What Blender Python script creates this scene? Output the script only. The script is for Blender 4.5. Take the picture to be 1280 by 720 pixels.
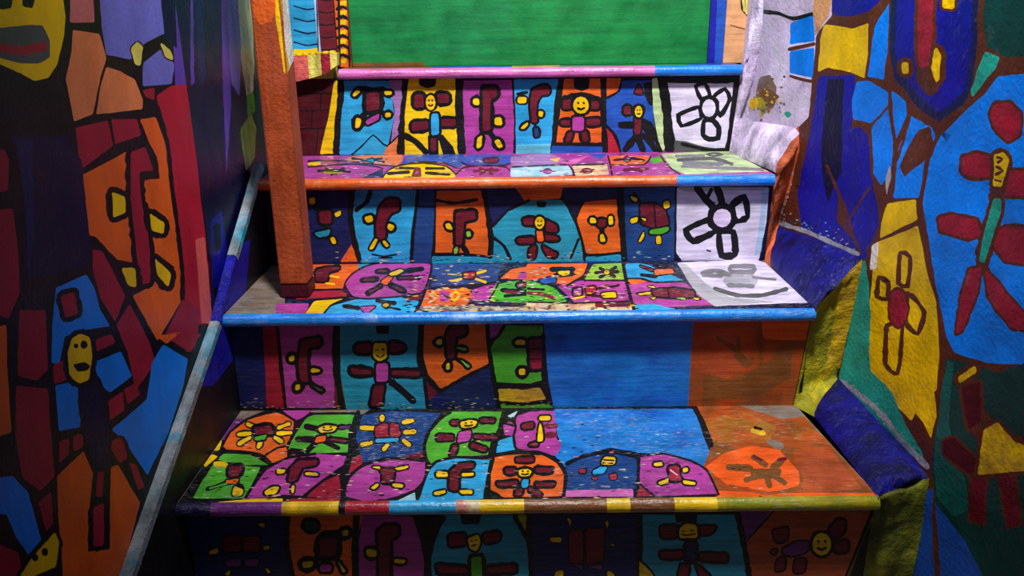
import bpy, bmesh, math, random
import numpy as np
from mathutils import Vector, Matrix, noise
from mathutils.geometry import delaunay_2d_cdt

# ------------------------------------------------------------------ scene, camera, light
scene = bpy.context.scene
for o in list(bpy.data.objects):
    bpy.data.objects.remove(o)
COL = scene.collection
random.seed(7)

F_PX = 1000.0
PITCH = math.radians(18.5)
ROLL = math.radians(0.6)
CAM_H = 0.845                       # camera height over the floor at the foot of the stairs
CAM = Vector((0, 0, CAM_H))
cd = bpy.data.cameras.new('camera')
cam = bpy.data.objects.new('camera', cd)
COL.objects.link(cam)
cd.sensor_width = 36.0
cd.lens = 36.0 * F_PX / 1280.0
cd.clip_start = 0.01
cam.matrix_world = (Matrix.Translation(CAM) @ Matrix.Rotation(math.pi / 2 - PITCH, 4, 'X')
                    @ Matrix.Rotation(-ROLL, 4, 'Z'))
scene.camera = cam
CAM_R = cam.matrix_world.to_3x3()

vs = scene.view_settings
vs.view_transform = 'Standard'
vs.look = 'None'
vs.gamma = 1.0
vs.use_curve_mapping = False
vs.exposure = 0.0

world = bpy.data.worlds.new('world')
scene.world = world
world.use_nodes = True
bg = world.node_tree.nodes['Background']
bg.inputs['Color'].default_value = (0.75, 0.82, 1.0, 1)
bg.inputs['Strength'].default_value = 0.13


def aim(o, target):
    d = Vector(target) - o.location
    o.rotation_euler = d.to_track_quat('-Z', 'Y').to_euler()


ld = bpy.data.lights.new('stair_lamp', 'SPOT')          # ceiling spot over the foot of the stairs
ld.energy = 300
ld.color = (1.0, 0.975, 0.95)
ld.spot_size = math.radians(78)
ld.spot_blend = 1.0
ld.shadow_soft_size = 0.10
lamp = bpy.data.objects.new('stair_lamp', ld)
COL.objects.link(lamp)
lamp.location = (0.09, 0.56, CAM_H + 1.40)
aim(lamp, (0.20, 1.62, CAM_H - 0.05))


# ------------------------------------------------------------------ photo pixel -> place
def ray(px, py):
    return (CAM_R @ Vector((px - 640.0, 360.0 - py, -F_PX))).normalized()


def on_plane(px, py, p0, n):
    r = ray(px, py)
    return CAM + r * ((Vector(p0) - CAM).dot(n) / r.dot(n))


def at_y(px, py, Y):
    return on_plane(px, py, (0, Y, 0), Vector((0, 1, 0)))


def at_x(px, py, X):
    return on_plane(px, py, (X, 0, 0), Vector((1, 0, 0)))


def at_z(px, py, Z):
    return on_plane(px, py, (0, 0, Z), Vector((0, 0, 1)))


# steps: heights of treads and depths of noses and risers, from the lowest step upwards
OVER = 0.018
NOSE_PX = [624.0, 389.0, 221.0, 84.0]
BACK_PX = [510.0, 328.0, 192.0]
ZT = [0.191]
YN = []
YB = []
for k in range(4):
    if k == 0:
        YN.append(at_z(640, NOSE_PX[0], ZT[0]).y)
    else:
        YN.append(YB[k - 1] - OVER)
        ZT.append(at_y(640, NOSE_PX[k], YN[k]).z)
    if k < 3:
        YB.append(at_z(640, BACK_PX[k], ZT[k]).y)
YB.append(YN[3] + 0.07)
print('STEPS', [round(z, 3) for z in ZT], [round(y, 3) for y in YN], [round(y, 3) for y in YB])
XL = -0.485
WALL_X = -0.50
RW_A, RW_B = 0.705, -0.095          # right wall: X = A + B*Y
RW_N = Vector((1, -RW_B, 0)).normalized()
RW_P = Vector((RW_A, 0, 0))

# ------------------------------------------------------------------ paint materials
HEX = dict(
    black='0d0d12', cyan='2a9fd8', sky='0a80f4', azure='0082ff', deepteal='14605a', curborange='c8623a', teal='2391b4', navy='141d55', navy2='1a3f7e', navydeep='0c0d38',
    cobalt='1c4fb0', royal='17169c', wornorange='d85c1e', wornsky='1680e0', ledgeblue='15128c', field='1c78c8', orange='e0601c', rust='a8481a', rust2='ac4c2c', goldbrown='9a6a24',
    redorange='ee5c1c', yellow='ecc004', ochre='b8902a', olive='94901c', moss='5e6418', cream='d8c89a', magenta='a83a94', pink='cf66b4',
    mauve='a070ae', purple='6a2a78', maroon='6a1428', crimson='9a1c34', red='b01c34', darkmaroon='48101c', green='4aa82a',
    lime='86b83a', palegreen='bcd49a', darkgreen='0f3d3c', deepgreen='0c7a40', panelgreen='0c7c3c', turq='20a090',
    white='d6cdea', lilac='d6c2ea', grey='77767e', palegrey='a9a8b4', greydark='4c4f50', greywood='7d746c', paleteal='5ab4cc',
    palecyan='8ccbd8', paleblue='a8c4ea', lightpink='e4b0d8', brown='7a4a22', umber='5a2a1c', tan='dba070', periwinkle='6a6cc8',
    violet='5a3aa8', salmon='d8605a', dullpink='c06868', batten='8f98a0', scuff='5a4a6a', stripeyellow='d8cc60',
    brickred='4c0e17', warmwhite='f6efe6', peach='d87a4a')


def lin(c):
    return c / 12.92 if c <= 0.04045 else ((c + 0.055) / 1.055) ** 2.4


def rgb(h):
    return tuple(lin(int(h[i:i + 2], 16) / 255.0) for i in (0, 2, 4)) + (1,)


STY = dict(  # streak scale, mottling, fleck amount, roughness, bump
    riser=dict(sc=(5, 40, 70), mot=0.42, fleck=0.16, rough=0.42, bump=0.25, fcol='8a8f98'),
    tread=dict(sc=(10, 50, 50), mot=0.42, fleck=0.6, rough=0.36, bump=0.45, fcol='b9b2a8'),
    nose=dict(sc=(7, 120, 120), mot=0.45, fleck=0.6, rough=0.20, bump=0.30, fcol='d4c8c4', spec=0.55),
    left=dict(sc=(12, 12, 5), mot=0.22, fleck=0.0, spec=0.14, rough=0.34, bump=0.20, fcol='a08a90'),
    gloss=dict(sc=(30, 30, 3), mot=0.5, fleck=0.03, spec=0.2, rough=0.3, bump=0.20, fcol='9090c0'),
    right=dict(sc=(10, 10, 8), mot=0.30, fleck=0.05, spec=0.16, rough=0.36, bump=0.45, fcol='c8c0c0'),
    curb=dict(sc=(16, 16, 9), mot=0.65, fleck=0.2, spec=0.2, rough=0.42, bump=0.9, fcol='9aa0b0'),
    post=dict(sc=(40, 40, 5), mot=0.45, fleck=0.10, rough=0.45, bump=0.5, fcol='d8b090'),
    panel=dict(sc=(3, 30, 40), mot=0.40, fleck=0.04, rough=0.50, bump=0.2, fcol='6a5a3a'),
)
BLEND = dict(  # paints that were rubbed over one another: second colour, noise scale, range
    rust=('brown', 14, 0.42, 0.62), rust2=('rust', 18, 0.40, 0.66), field=('cobalt', 10, 0.46, 0.78), goldbrown=('rust', 16, 0.42, 0.62),
    olive=('yellow', 20, 0.5, 0.85), moss=('olive', 18, 0.45, 0.8), ochre=('yellow', 24, 0.38, 0.62), ledgeblue=('navydeep', 16, 0.36, 0.66), batten=('teal', 14, 0.48, 0.66),
    wornorange=('tan', 9, 0.52, 0.76), wornsky=('paleblue', 10, 0.56, 0.82), scuff=('cream', 40, 0.45, 0.62), cream=('dullpink', 40, 0.45, 0.65), palecyan=('white', 45, 0.45, 0.65), lilac=('white', 12, 0.4, 0.7),
    greywood=('brown', 22, 0.45, 0.7), palegreen=('greywood', 24, 0.5, 0.72))
_m = {}


def mat(col, style='riser'):
    key = (col, style)
    if key in _m:
        return _m[key]
    s = STY[style]
    m = bpy.data.materials.new('%s_%s_paint' % (col, style))
    m.use_nodes = True
    nt = m.node_tree
    N, Lk = nt.nodes, nt.links
    b = N['Principled BSDF']
    geo = N.new('ShaderNodeNewGeometry')

    def nz(scale, detail, rough, vec=None, dist=0.0):
        t = N.new('ShaderNodeTexNoise')
        t.inputs['Scale'].default_value = scale
        t.inputs['Detail'].default_value = detail
        t.inputs['Roughness'].default_value = rough
        t.inputs['Distortion'].default_value = dist
        Lk.new(vec or geo.outputs['Position'], t.inputs['Vector'])
        return t.outputs['Fac']

    def mrange(v, a, b_, c, d):
        t = N.new('ShaderNodeMapRange')
        for i, x in enumerate((a, b_, c, d)):
            t.inputs[i + 1].default_value = x
        Lk.new(v, t.inputs[0])
        return t.outputs[0]

    mp = N.new('ShaderNodeMapping')
    mp.inputs['Scale'].default_value = s['sc']
    Lk.new(geo.outputs['Position'], mp.inputs['Vector'])
    streak = nz(1.6, 5, 0.62, mp.outputs['Vector'], 0.3)
    mott = nz(16, 6, 0.62)
    mul = N.new('ShaderNodeMath')
    mul.operation = 'MULTIPLY'
    Lk.new(mrange(streak, 0.3, 0.7, 1 - s['mot'] * 0.8, 1 + s['mot'] * 0.45), mul.inputs[0])
    Lk.new(mrange(mott, 0.3, 0.7, 1 - s['mot'] * 0.7, 1 + s['mot'] * 0.4), mul.inputs[1])
    vm = N.new('ShaderNodeVectorMath')
    vm.operation = 'SCALE'
    vm.inputs[0].default_value = rgb(HEX[col])[:3]
    if col in BLEND:
        c2, bs, lo, hi = BLEND[col]
        bm_ = N.new('ShaderNodeMix')
        bm_.data_type = 'RGBA'
        Lk.new(mrange(nz(bs, 6, 0.65, None, 0.6), lo, hi, 0, 1), bm_.inputs['Factor'])
        bm_.inputs[6].default_value = rgb(HEX[col])
        bm_.inputs[7].default_value = rgb(HEX[c2])
        Lk.new(bm_.outputs[2], vm.inputs[0])
    Lk.new(mul.outputs[0], vm.inputs['Scale'])
    # worn flecks with a grain of their own
    mp2 = N.new('ShaderNodeMapping')
    mp2.inputs['Scale'].default_value = (s['sc'][0] * 7, s['sc'][1] * 7, s['sc'][2] * 7)
    Lk.new(geo.outputs['Position'], mp2.inputs['Vector'])
    fl = nz(1.0, 4, 0.7, mp2.outputs['Vector'])
    area = nz(7, 4, 0.6)
    f1 = mrange(fl, 0.55, 0.66, 0, 1)
    f2 = mrange(area, 0.40, 0.66, 0, 1)
    fm = N.new('ShaderNodeMath')
    fm.operation = 'MULTIPLY'
    Lk.new(f1, fm.inputs[0])
    Lk.new(f2, fm.inputs[1])
    fm2 = N.new('ShaderNodeMath')
    fm2.operation = 'MULTIPLY'
    fm2.inputs[1].default_value = s['fleck'] * (1.0 if col != 'black' else 0.5)
    Lk.new(fm.outputs[0], fm2.inputs[0])
    mix = N.new('ShaderNodeMix')
    mix.data_type = 'RGBA'
    Lk.new(fm2.outputs[0], mix.inputs['Factor'])
    Lk.new(vm.outputs[0], mix.inputs[6])
    mix.inputs[7].default_value = rgb(s['fcol'])
    Lk.new(mix.outputs[2], b.inputs['Base Color'])
    Lk.new(mrange(mott, 0.3, 0.7, s['rough'] - 0.1, s['rough'] + 0.18), b.inputs['Roughness'])
    b.inputs['Specular IOR Level'].default_value = s.get('spec', 0.28)
    bp = N.new('ShaderNodeBump')
    bp.inputs['Strength'].default_value = s['bump']
    bp.inputs['Distance'].default_value = 0.004
    hs = N.new('ShaderNodeMath')
    hs.operation = 'ADD'
    Lk.new(streak, hs.inputs[0])
    Lk.new(nz(140, 5, 0.6), hs.inputs[1])
    Lk.new(hs.outputs[0], bp.inputs['Height'])
    Lk.new(bp.outputs['Normal'], b.inputs['Normal'])
    _m[key] = m
    return m


# ------------------------------------------------------------------ object helpers
def empty(name, loc=(0, 0, 0)):
    o = bpy.data.objects.new(name, None)
    COL.objects.link(o)
    o.location = loc
    o.empty_display_size = 0.05
    return o


def tag(o, label=None, cat=None, kind=None, group=None):
    if label:
        o['label'] = label
    if cat:
        o['category'] = cat
    if kind:
        o['kind'] = kind
    if group:
        o['group'] = group
    return o


def mesh_obj(name, verts, faces, mats, parent=None, midx=None, smooth=False):
    me = bpy.data.meshes.new(name)
    me.from_pydata([tuple(v) for v in verts], [], faces)
    for m in mats:
        me.materials.append(m)
    if midx:
        for p, i in zip(me.polygons, midx):
            p.material_index = i
    if smooth:
        for p in me.polygons:
            p.use_smooth = True
    me.update()
    o = bpy.data.objects.new(name, me)
    COL.objects.link(o)
    if parent:
        o.parent = parent
        o.matrix_parent_inverse = parent_inv(parent)
    return o


def parent_inv(p):
    return Matrix.Translation(-world_loc(p))


def world_loc(p):
    v = Vector((0, 0, 0))
    while p:
        v = v + p.location
        if p.parent:
            v = v + p.matrix_parent_inverse.to_translation()
        p = p.parent
    return v


def box(name, lo, hi, m, parent=None, bevel=0.0):
    bm = bmesh.new()
    bmesh.ops.create_cube(bm, size=1.0)
    for v in bm.verts:
        v.co = Vector([(lo[i] + hi[i]) / 2 + v.co[i] * (hi[i] - lo[i]) for i in range(3)])
    if bevel:
        bmesh.ops.bevel(bm, geom=bm.edges[:], offset=bevel, segments=2, affect='EDGES')
    me = bpy.data.meshes.new(name)
    bm.to_mesh(me)
    bm.free()
    me.materials.append(m)
    o = bpy.data.objects.new(name, me)
    COL.objects.link(o)
    if parent:
        o.parent = parent
        o.matrix_parent_inverse = parent_inv(parent)
    return o


# ------------------------------------------------------------------ painted surfaces
TILES = dict(A=(360, 70, 4), B=(640, 70, 4), C=(360, 220, 4), D=(660, 220, 3.5556), E=(220, 380, 3.5556),
             F=(500, 390, 3.5556), G=(760, 390, 2.77), H=(220, 520, 3.5556), I=(520, 520, 3.5556), J=(800, 520, 3.5556),
             K=(0, 0, 3), L=(0, 200, 3), M=(0, 420, 2.4), N=(220, 0, 4), P=(900, 0, 3), Q=(900, 200, 3),
             R=(960, 420, 2.4), X=(0, 0, 1), Z=(260, 150, 2.6667))


def islands(tris):
    """connected pieces of a list of (face, colour)"""
    par = {}

    def find(a):
        while par.setdefault(a, a) != a:
            par[a] = par[par[a]]
            a = par[a]
        return a
    for f, c in tris:
        for v in f[1:]:
            par[find(v)] = find(f[0])
    out = {}
    for f, c in tris:
        out.setdefault(find(f[0]), []).append((f, c))
    return list(out.values())


class Paint:
    """A painted face: patches and brush lines laid over one another in the photo frame, cut into one flat
    mosaic without overlaps and carried onto the real surface by fn(px, py)."""

    def __init__(self, parent, style, fn, region, base, normal, base_name='paint_ground', grid=0, wob=0.7, grow=0.4, sw=1.12):
        self.parent, self.style, self.fn, self.normal = parent, style, fn, Vector(normal)
        self.grid, self.wob, self.grow, self.sw = grid, wob, grow, sw
        self.polys = []          # (pts, colour, owner)
        self.owners = [(base_name, None)]
        self.t = TILES['X']
        self.cur = None
        self.outline = None
        self._add([Vector(p) for p in region], base, 0)

    def T(self, k):
        self.t = TILES[k]
        return self

    def _tf(self, pts):
        ox, oy, s = self.t
        return [Vector((ox + x / s, oy + y / s)) for x, y in pts]

    def _own(self, name, label=None):
        self.owners.append((name, label))
        return len(self.owners) - 1

    def fig(self, label=None, name='painted_figure'):
        self.cur = self._own(name, label)
        return self

    def end(self):
        self.cur = None
        return self

    def _line_owner(self):
        if self.cur is not None:
            return self.cur
        if self.outline is None:
            self.outline = self._own('painted_outline')
        return self.outline

    def _add(self, pts, col, owner):
        a = sum(pts[i - 1].x * pts[i].y - pts[i].x * pts[i - 1].y for i in range(len(pts)))
        if abs(a) < 0.4:
            return
        if a < 0:
            pts = pts[::-1]
        self.polys.append((pts, col, owner))

    def _soft(self, pts, it=1, q=0.16, cut=1.6):
        for _ in range(it):
            out = []
            for i in range(len(pts)):
                a, b = pts[i], pts[(i + 1) % len(pts)]
                ln = max((b - a).length, 1e-6)
                qq = min(q, cut / ln)
                out += [a.lerp(b, qq), a.lerp(b, 1 - qq)]
            pts = out
        return pts

    def _grow(self, pts, g):
        n = len(pts)
        a = sum(pts[i - 1].x * pts[i].y - pts[i].x * pts[i - 1].y for i in range(n))
        sg = 1.0 if a > 0 else -1.0
        out = []
        for i in range(n):
            d1, d2 = pts[i] - pts[i - 1], pts[(i + 1) % n] - pts[i]
            if d1.length < 1e-6 or d2.length < 1e-6:
                out.append(pts[i])
                continue
            n1 = Vector((d1.y, -d1.x)).normalized() * sg
            n2 = Vector((d2.y, -d2.x)).normalized() * sg
            m = n1 + n2
            k = g / max(0.5, 1 + n1.dot(n2))
            out.append(pts[i] + m * k)
        return out

    def _rough(self, pts, step=7.0):
        out = []
        for i in range(len(pts)):
            a, b = pts[i], pts[(i + 1) % len(pts)]
            n = max(1, int((b - a).length / step))
            for j in range(n):
                p = a.lerp(b, j / n)
                w = self.wob
                out.append(p + Vector((noise.noise(Vector((p.x * 0.21, p.y * 0.21, 3.1))) * w,
                                       noise.noise(Vector((p.x * 0.21, p.y * 0.21, 9.7))) * w)))
        return out

    def P(self, col, pts, name='painted_patch', soft=1):
        pts = self._tf(pts)
        ow = self.cur if self.cur is not None else self._own(name)
        if soft:
            if self.cur is None:
                pts = self._grow(pts, self.grow)
            pts = self._soft(pts, soft)
        self._add(self._rough(pts), col, ow)
        return self

    def L(self, col, w, pts, closed=False):
        ow = self._line_owner()
        w = w / self.t[2] / 2 * self.sw
        self._stroke(col, w, self._tf(pts), closed, ow)
        return self

    def _stroke(self, col, w, pts, closed, ow):
        # Catmull-Rom sampling
        n = len(pts)
        if n < 2:
            return
        smp = []
        segs = n if closed else n - 1
        for i in range(segs):
            if closed:
                p0, p1, p2, p3 = pts[i - 1], pts[i], pts[(i + 1) % n], pts[(i + 2) % n]
            else:
                p1, p2 = pts[i], pts[i + 1]
                p0 = pts[i - 1] if i > 0 else p1
                p3 = pts[i + 2] if i + 2 < n else p2
            m = max(2, int((p2 - p1).length / 5.0))
            for j in range(m):
                t = j / m
                cr = 0.5 * ((2 * p1) + (p2 - p0) * t + (2 * p0 - 5 * p1 + 4 * p2 - p3) * t * t
                            + (3 * p1 - p0 - 3 * p2 + p3) * t ** 3)
                ln = p1.lerp(p2, t)
                smp.append(cr.lerp(ln, 0.45))
        if not closed:
            smp.append(pts[-1])
        k = len(smp)
        left, right = [], []
        for i in range(k):
            a = smp[i - 1] if (closed or i > 0) else smp[i]
            b = smp[(i + 1) % k] if (closed or i < k - 1) else smp[i]
            d = b - a
            if d.length < 1e-6:
                d = Vector((1, 0))
            d.normalize()
            nrm = Vector((-d.y, d.x))
            ww = w * (1.08 + 0.45 * noise.noise(Vector((smp[i].x * 0.23, smp[i].y * 0.23, 1.7))))
            left.append(smp[i] + nrm * ww)
            right.append(smp[i] - nrm * ww)
        for i in range(k if closed else k - 1):
            j = (i + 1) % k
            q = [left[i], left[j], right[j], right[i]]
            # keep only simple quads
            if (left[j] - left[i]).dot(smp[j] - smp[i]) > 0 and (right[j] - right[i]).dot(smp[j] - smp[i]) > 0:
                self._add(q, col, ow)
            else:
                self._disc(col, w, smp[i], ow)
                self._disc(col, w, smp[j], ow)
        if not closed:
            self._disc(col, w, smp[0], ow, 7)
            self._disc(col, w, smp[-1], ow, 7)

    def _disc(self, col, r, c, ow, n=8):
        self._add([c + Vector((math.cos(2 * math.pi * i / n + .3), math.sin(2 * math.pi * i / n + .3))) * r
                   for i in range(n)], col, ow)

    def F(self, col, pts, ow=10, oc='black', soft=1):
        """blob with a painted outline"""
        own = self.cur if self.cur is not None else self._own('painted_patch')
        p = self._soft(self._tf(pts), soft, 0.2, 2.0)
        if ow:
            # outline: the blob grown outwards
            self._stroke(oc, ow / self.t[2] * self.sw, p, True, own)
        self._add(self._rough(p, 3.5), col, own)
        return self

    def E(self, col, cx, cy, rx, ry, ow=10, oc='black', n=12):
        return self.F(col, [(cx + rx * math.cos(2 * math.pi * i / n), cy + ry * math.sin(2 * math.pi * i / n))
                            for i in range(n)], ow, oc, 0)

    def face(self, cx, cy, rx, ry, ow=10, col='yellow', ink='black'):
        self.E(col, cx, cy, rx, ry, ow)
        e = max(rx, ry) * 0.11 * 2
        for s in (-1, 1):
            self.L(ink, e, [(cx + s * rx * .35 - 1, cy - ry * .28), (cx + s * rx * .35 + 1, cy - ry * .22)])
        self.L(ink, e, [(cx - rx * .4, cy + ry * .35), (cx, cy + ry * .5), (cx + rx * .4, cy + ry * .32)])
        return self

    def limbs(self, col, w, segs, ow=6, oc='black'):
        """short outlined bars"""
        for a, b in segs:
            self.L(oc, w + 2 * ow, [a, b])
        for a, b in segs:
            self.L(col, w, [a, b])
        return self

    def scuffs(self, seed, n, quad, cols, power, lx, ly, label):
        """many small worn flecks; quad = far left, far right, near right, near left"""
        rnd = random.Random(seed)
        self.T('X').fig(label, 'scuff_marks')
        q = [Vector(v) for v in quad]
        for i in range(n):
            u, v = rnd.random(), rnd.random() ** power
            c = q[0].lerp(q[1], u).lerp(q[3].lerp(q[2], u), v)
            a, b = rnd.uniform(0.5, 1) * lx, rnd.uniform(0.4, 1) * ly
            col = rnd.choice(cols)
            self._add([c + Vector((-a, rnd.uniform(-b, b) * .5)), c + Vector((0, -b)), c + Vector((a, rnd.uniform(-b, b) * .5)), c + Vector((rnd.uniform(-a, a) * .4, b))], col, self.cur)
        self.stuff = self.cur
        return self.end()

    def build(self):
        verts, faces = [], []
        for pts, c, o in self.polys:
            i0 = len(verts)
            verts += pts
            faces.append(list(range(i0, i0 + len(pts))))
        if self.grid:
            r = self.polys[0][0]
            x0, x1 = min(p.x for p in r), max(p.x for p in r)
            y0, y1 = min(p.y for p in r), max(p.y for p in r)
            g = self.grid
            rg = [(q.x, q.y) for q in r]
            for i in range(int((x1 - x0) / g) + 1):
                for j in range(int((y1 - y0) / g) + 1):
                    gx, gy = x0 + (i + .5 * (j % 2)) * g + .13, y0 + j * g + .17
                    ins = False
                    for k in range(len(rg)):
                        (xa, ya), (xb, yb) = rg[k - 1], rg[k]
                        if (ya > gy) != (yb > gy) and gx < (xb - xa) * (gy - ya) / (yb - ya) + xa:
                            ins = not ins
                    if ins:
                        verts.append(Vector((gx, gy)))
        ov, oe, of, _, _, src = delaunay_2d_cdt(verts, [], faces, 0, 1e-3, True)
        V = np.array([(v.x, v.y) for v in ov])
        tri = [f for f in of if len(f) == 3]
        cen = V[np.array(tri)].mean(axis=1)
        X, Y = cen[:, 0], cen[:, 1]
        top = np.full(len(tri), -1)
        order = np.argsort(X)
        Xs = X[order]
        for k, (pts, c, o) in enumerate(self.polys):     # later paint lies on top
            px = np.array([q.x for q in pts])
            py = np.array([q.y for q in pts])
            cand = order[np.searchsorted(Xs, px.min()):np.searchsorted(Xs, px.max())]
            cand = cand[(Y[cand] > py.min()) & (Y[cand] < py.max())]
            if k:
                cand = cand[top[cand] >= 0]
            if not len(cand):
                continue
            x, y = X[cand][:, None], Y[cand][:, None]
            x1, y1, x2, y2 = px[None], py[None], np.roll(px, -1)[None], np.roll(py, -1)[None]
            with np.errstate(divide='ignore', invalid='ignore'):
                hit = ((y1 > y) != (y2 > y)) & (x < (x2 - x1) * (y - y1) / (y2 - y1) + x1)
            top[cand[hit.sum(axis=1) % 2 == 1]] = k
        per = {}
        for f, t in zip(tri, top):
            if t >= 0:
                per.setdefault(self.polys[t][2], []).append((f, self.polys[t][1]))
        cache = {}

        def co(i):
            if i not in cache:
                cache[i] = self.fn(ov[i].x, ov[i].y)
            return cache[i]

        out = []
        groups = []
        for own in sorted(per):
            if self.owners[own][0] in ('paint_ground', 'painted_outline', 'painted_patch', 'stringer_paint'):
                groups += [(own, g) for g in islands(per[own])]
            else:
                groups.append((own, per[own]))
        for own, tris in groups:
            idx, vv, ff, mi, cols = {}, [], [], [], []
            for f, c in tris:
                if c not in cols:
                    cols.append(c)
                q = []
                for i in f:
                    if i not in idx:
                        idx[i] = len(vv)
                        vv.append(co(i))
                    q.append(idx[i])
                n = (vv[q[1]] - vv[q[0]]).cross(vv[q[2]] - vv[q[0]])
                if n.length < 1e-13:
                    continue
                if n.dot(self.normal) < 0:
                    q = q[::-1]
                ff.append(q)
                mi.append(cols.index(c))
            if not ff:
                continue
            name, label = self.owners[own]
            o = mesh_obj(name, vv, ff, [mat(c, self.style) for c in cols], self.parent, mi, smooth=bool(self.grid))
            if label:
                o['label'] = label
            if name == 'scuff_marks':
                o['kind'] = 'stuff'
            out.append(o)
        return out


# ------------------------------------------------------------------ large structure
NOSE_R = 0.011
THICK = 0.022
TOP = CAM_H + 0.55
UPY, UPZ = Vector((0, -1, 0)), Vector((0, 0, 1))
YR0 = YN[0] + OVER                                   # lowest riser

floor = box('floor', (-0.62, -0.45, -0.04), (0.78, 2.35, 0.0), mat('greywood', 'tread'))
tag(floor, 'worn grey floor at the foot of the painted stairs', 'floor', 'structure')

stairs = empty('staircase', (0, YN[0], 0))
tag(stairs, 'wooden staircase covered in brightly painted stick figures on every step', 'staircase')

NR_PX = [(1097, 622), (1018, 386), (968, 215), (927, 86)]
BR_PX = [(991, 506), (955, 327), (911, 189), (915, 80)]
risers, treads = [], []
LEDGE_X = at_y(421.5, 80, YN[3] - 0.012).x + 0.0005
XLK = [XL, XL, XL, LEDGE_X]
for k in range(4):
    nr = at_y(*NR_PX[k], YN[k]).x
    br = at_z(*BR_PX[k], ZT[k]).x if k < 3 else nr
    br2 = br + 0.004
    yb = YB[k] + 0.012 if k < 3 else YB[k]
    prof = [(yb, -THICK), (yb, -0.0006), (YN[k], -0.0006)]
    for i in range(1, 9):
        a = math.pi / 2 + math.pi * i / 9
        prof.append((YN[k] + NOSE_R * math.cos(a), -NOSE_R + (NOSE_R - 0.0006) * math.sin(a)))
    prof.append((YN[k], -THICK))

    def xr(y):
        t = max(0.0, min(1.0, (y - YN[k]) / (YB[k] - YN[k])))
        return nr + (br2 - nr) * t
    n = len(prof)
    vv = [(XLK[k], y, ZT[k] + z) for y, z in prof] + [(xr(y), y, ZT[k] + z) for y, z in prof]
    ff = [[i, (i + 1) % n, n + (i + 1) % n, n + i] for i in range(n)] + [list(range(n))[::-1], list(range(n, 2 * n))]
    t = mesh_obj('tread', vv, ff, [mat('greywood', 'tread')], stairs)
    treads.append((t, nr))
RTOP = [(1091, 641), (1013, 400), (966, 230), (925, 97)]
RISER_XR = []
for k in range(4):
    y = YR0 if k == 0 else YB[k - 1]
    xb = at_y(1046, 745, y).x if k == 0 else at_y(*BR_PX[k - 1], y).x
    RISER_XR.append((xb, at_y(*RTOP[k], y).x))
for k in range(5):
    y = YR0 if k == 0 else YB[k - 1]
    z0 = 0.0 if k == 0 else ZT[k - 1]
    if k == 4:
        break
    xrr = RISER_XR[k][1]
    r = box('riser', (XL, y, z0), (xrr, y + 0.016, ZT[k] - THICK), mat('black', 'riser'), stairs)
    risers.append((r, y))

# rounded coloured nosing of each tread
NOSE = [
    [(150, 264, 'navydeep'), (264, 353, 'purple'), (353, 424, 'ochre'), (424, 432, 'black'), (432, 487, 'red'),
     (487, 570, 'cyan'), (570, 600, 'cream'), (600, 655, 'yellow'), (655, 758, 'brown'), (758, 787, 'yellow'),
     (787, 842, 'brown'), (842, 895, 'yellow'), (895, 1097, 'olive')],
    [(180, 1018, 'wornsky')],
    [(320, 845, 'wornorange'), (845, 968, 'sky')],
    [(360, 818, 'pink'), (818, 927, 'sky')]]
for k in range(4):
    for a, b, c in NOSE[k]:
        x0 = max(XLK[k], at_y(a, NOSE_PX[k], YN[k]).x)
        x1 = min(treads[k][1], at_y(b, NOSE_PX[k], YN[k]).x)
        m = max(1, int((x1 - x0) / 0.03))
        vv, ff = [], []
        for i in range(m + 1):
            x = x0 + (x1 - x0) * i / m
            for j in range(11):
                an = math.pi / 2 + math.pi * j / 10
                w = 0.0006 * noise.noise(Vector((x * 14, k * 3.3, j * 0.2)))
                vv.append((x, YN[k] + (NOSE_R + 0.0004 + w) * math.cos(an), ZT[k] - NOSE_R + (NOSE_R + w * .4) * math.sin(an)))
        for i in range(m):
            for j in range(10):
                p = i * 11 + j
                ff.append([p, p + 1, p + 12, p + 11])
        o = mesh_obj('nosing_stripe', vv, ff, [mat(c, 'nose')], treads[k][0], smooth=True)

# ------------------------------------------------------------------ left wall, stringer and batten
wall_left = box('wall_left', (-0.62, -0.45, 0.0), (-0.508, 2.35, TOP), mat('navydeep', 'gloss'))
tag(wall_left, 'dark left wall with a painted mural panel of stained-glass style figures', 'wall', 'structure')
PAN_X = WALL_X
edge_y = 0.5 * (at_x(243, 100, PAN_X).y + at_x(260, 380, PAN_X).y)
panel = box('mural_panel', (-0.5095, -0.4, 0.02), (PAN_X - 0.0006, edge_y, TOP - 0.02), mat('crimson', 'left'), wall_left)

BX = -0.492
bl = [at_x(x, y, BX) for x, y in ((160, 720), (270, 405), (291, 322), (324, 207))]
d0 = (bl[1] - bl[0])
start = bl[0] - d0.normalized() * 0.32
chain = [start, bl[1], bl[2], bl[3]]
trim = empty('trim_1', (BX, chain[0].y, 0))
tag(trim, 'sloping worn grey and blue batten along the left wall', 'trim', 'structure')


def bar(name, a, b, hw, hh, m, parent):
    d = (b - a).normalized()
    side = Vector((1, 0, 0))
    up = side.cross(d).normalized()
    vv, ff = [], []
    n = 8
    for i in range(n + 1):
        c = a.lerp(b, i / n)
        j = 0.0012 * noise.noise(c * 25)
        for sx, sz in ((-1, -1), (1, -1), (1, 0.55), (0.55, 1), (-1, 1)):
            vv.append(c + side * (sx * hw + j) + up * (sz * hh + j))
    for i in range(n):
        for q in range(5):
            p, r = i * 5 + q, i * 5 + (q + 1) % 5
            ff.append([p, r, r + 5, p + 5])
    ff += [[4, 3, 2, 1, 0], [n * 5 + i for i in range(5)]]
    return mesh_obj(name, vv, ff, [m], parent)


for i, c in enumerate(('batten', 'royal', 'batten')):
    bar('batten_piece', chain[i], chain[i + 1], 0.0075, 0.008, mat(c, 'curb'), trim)
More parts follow.
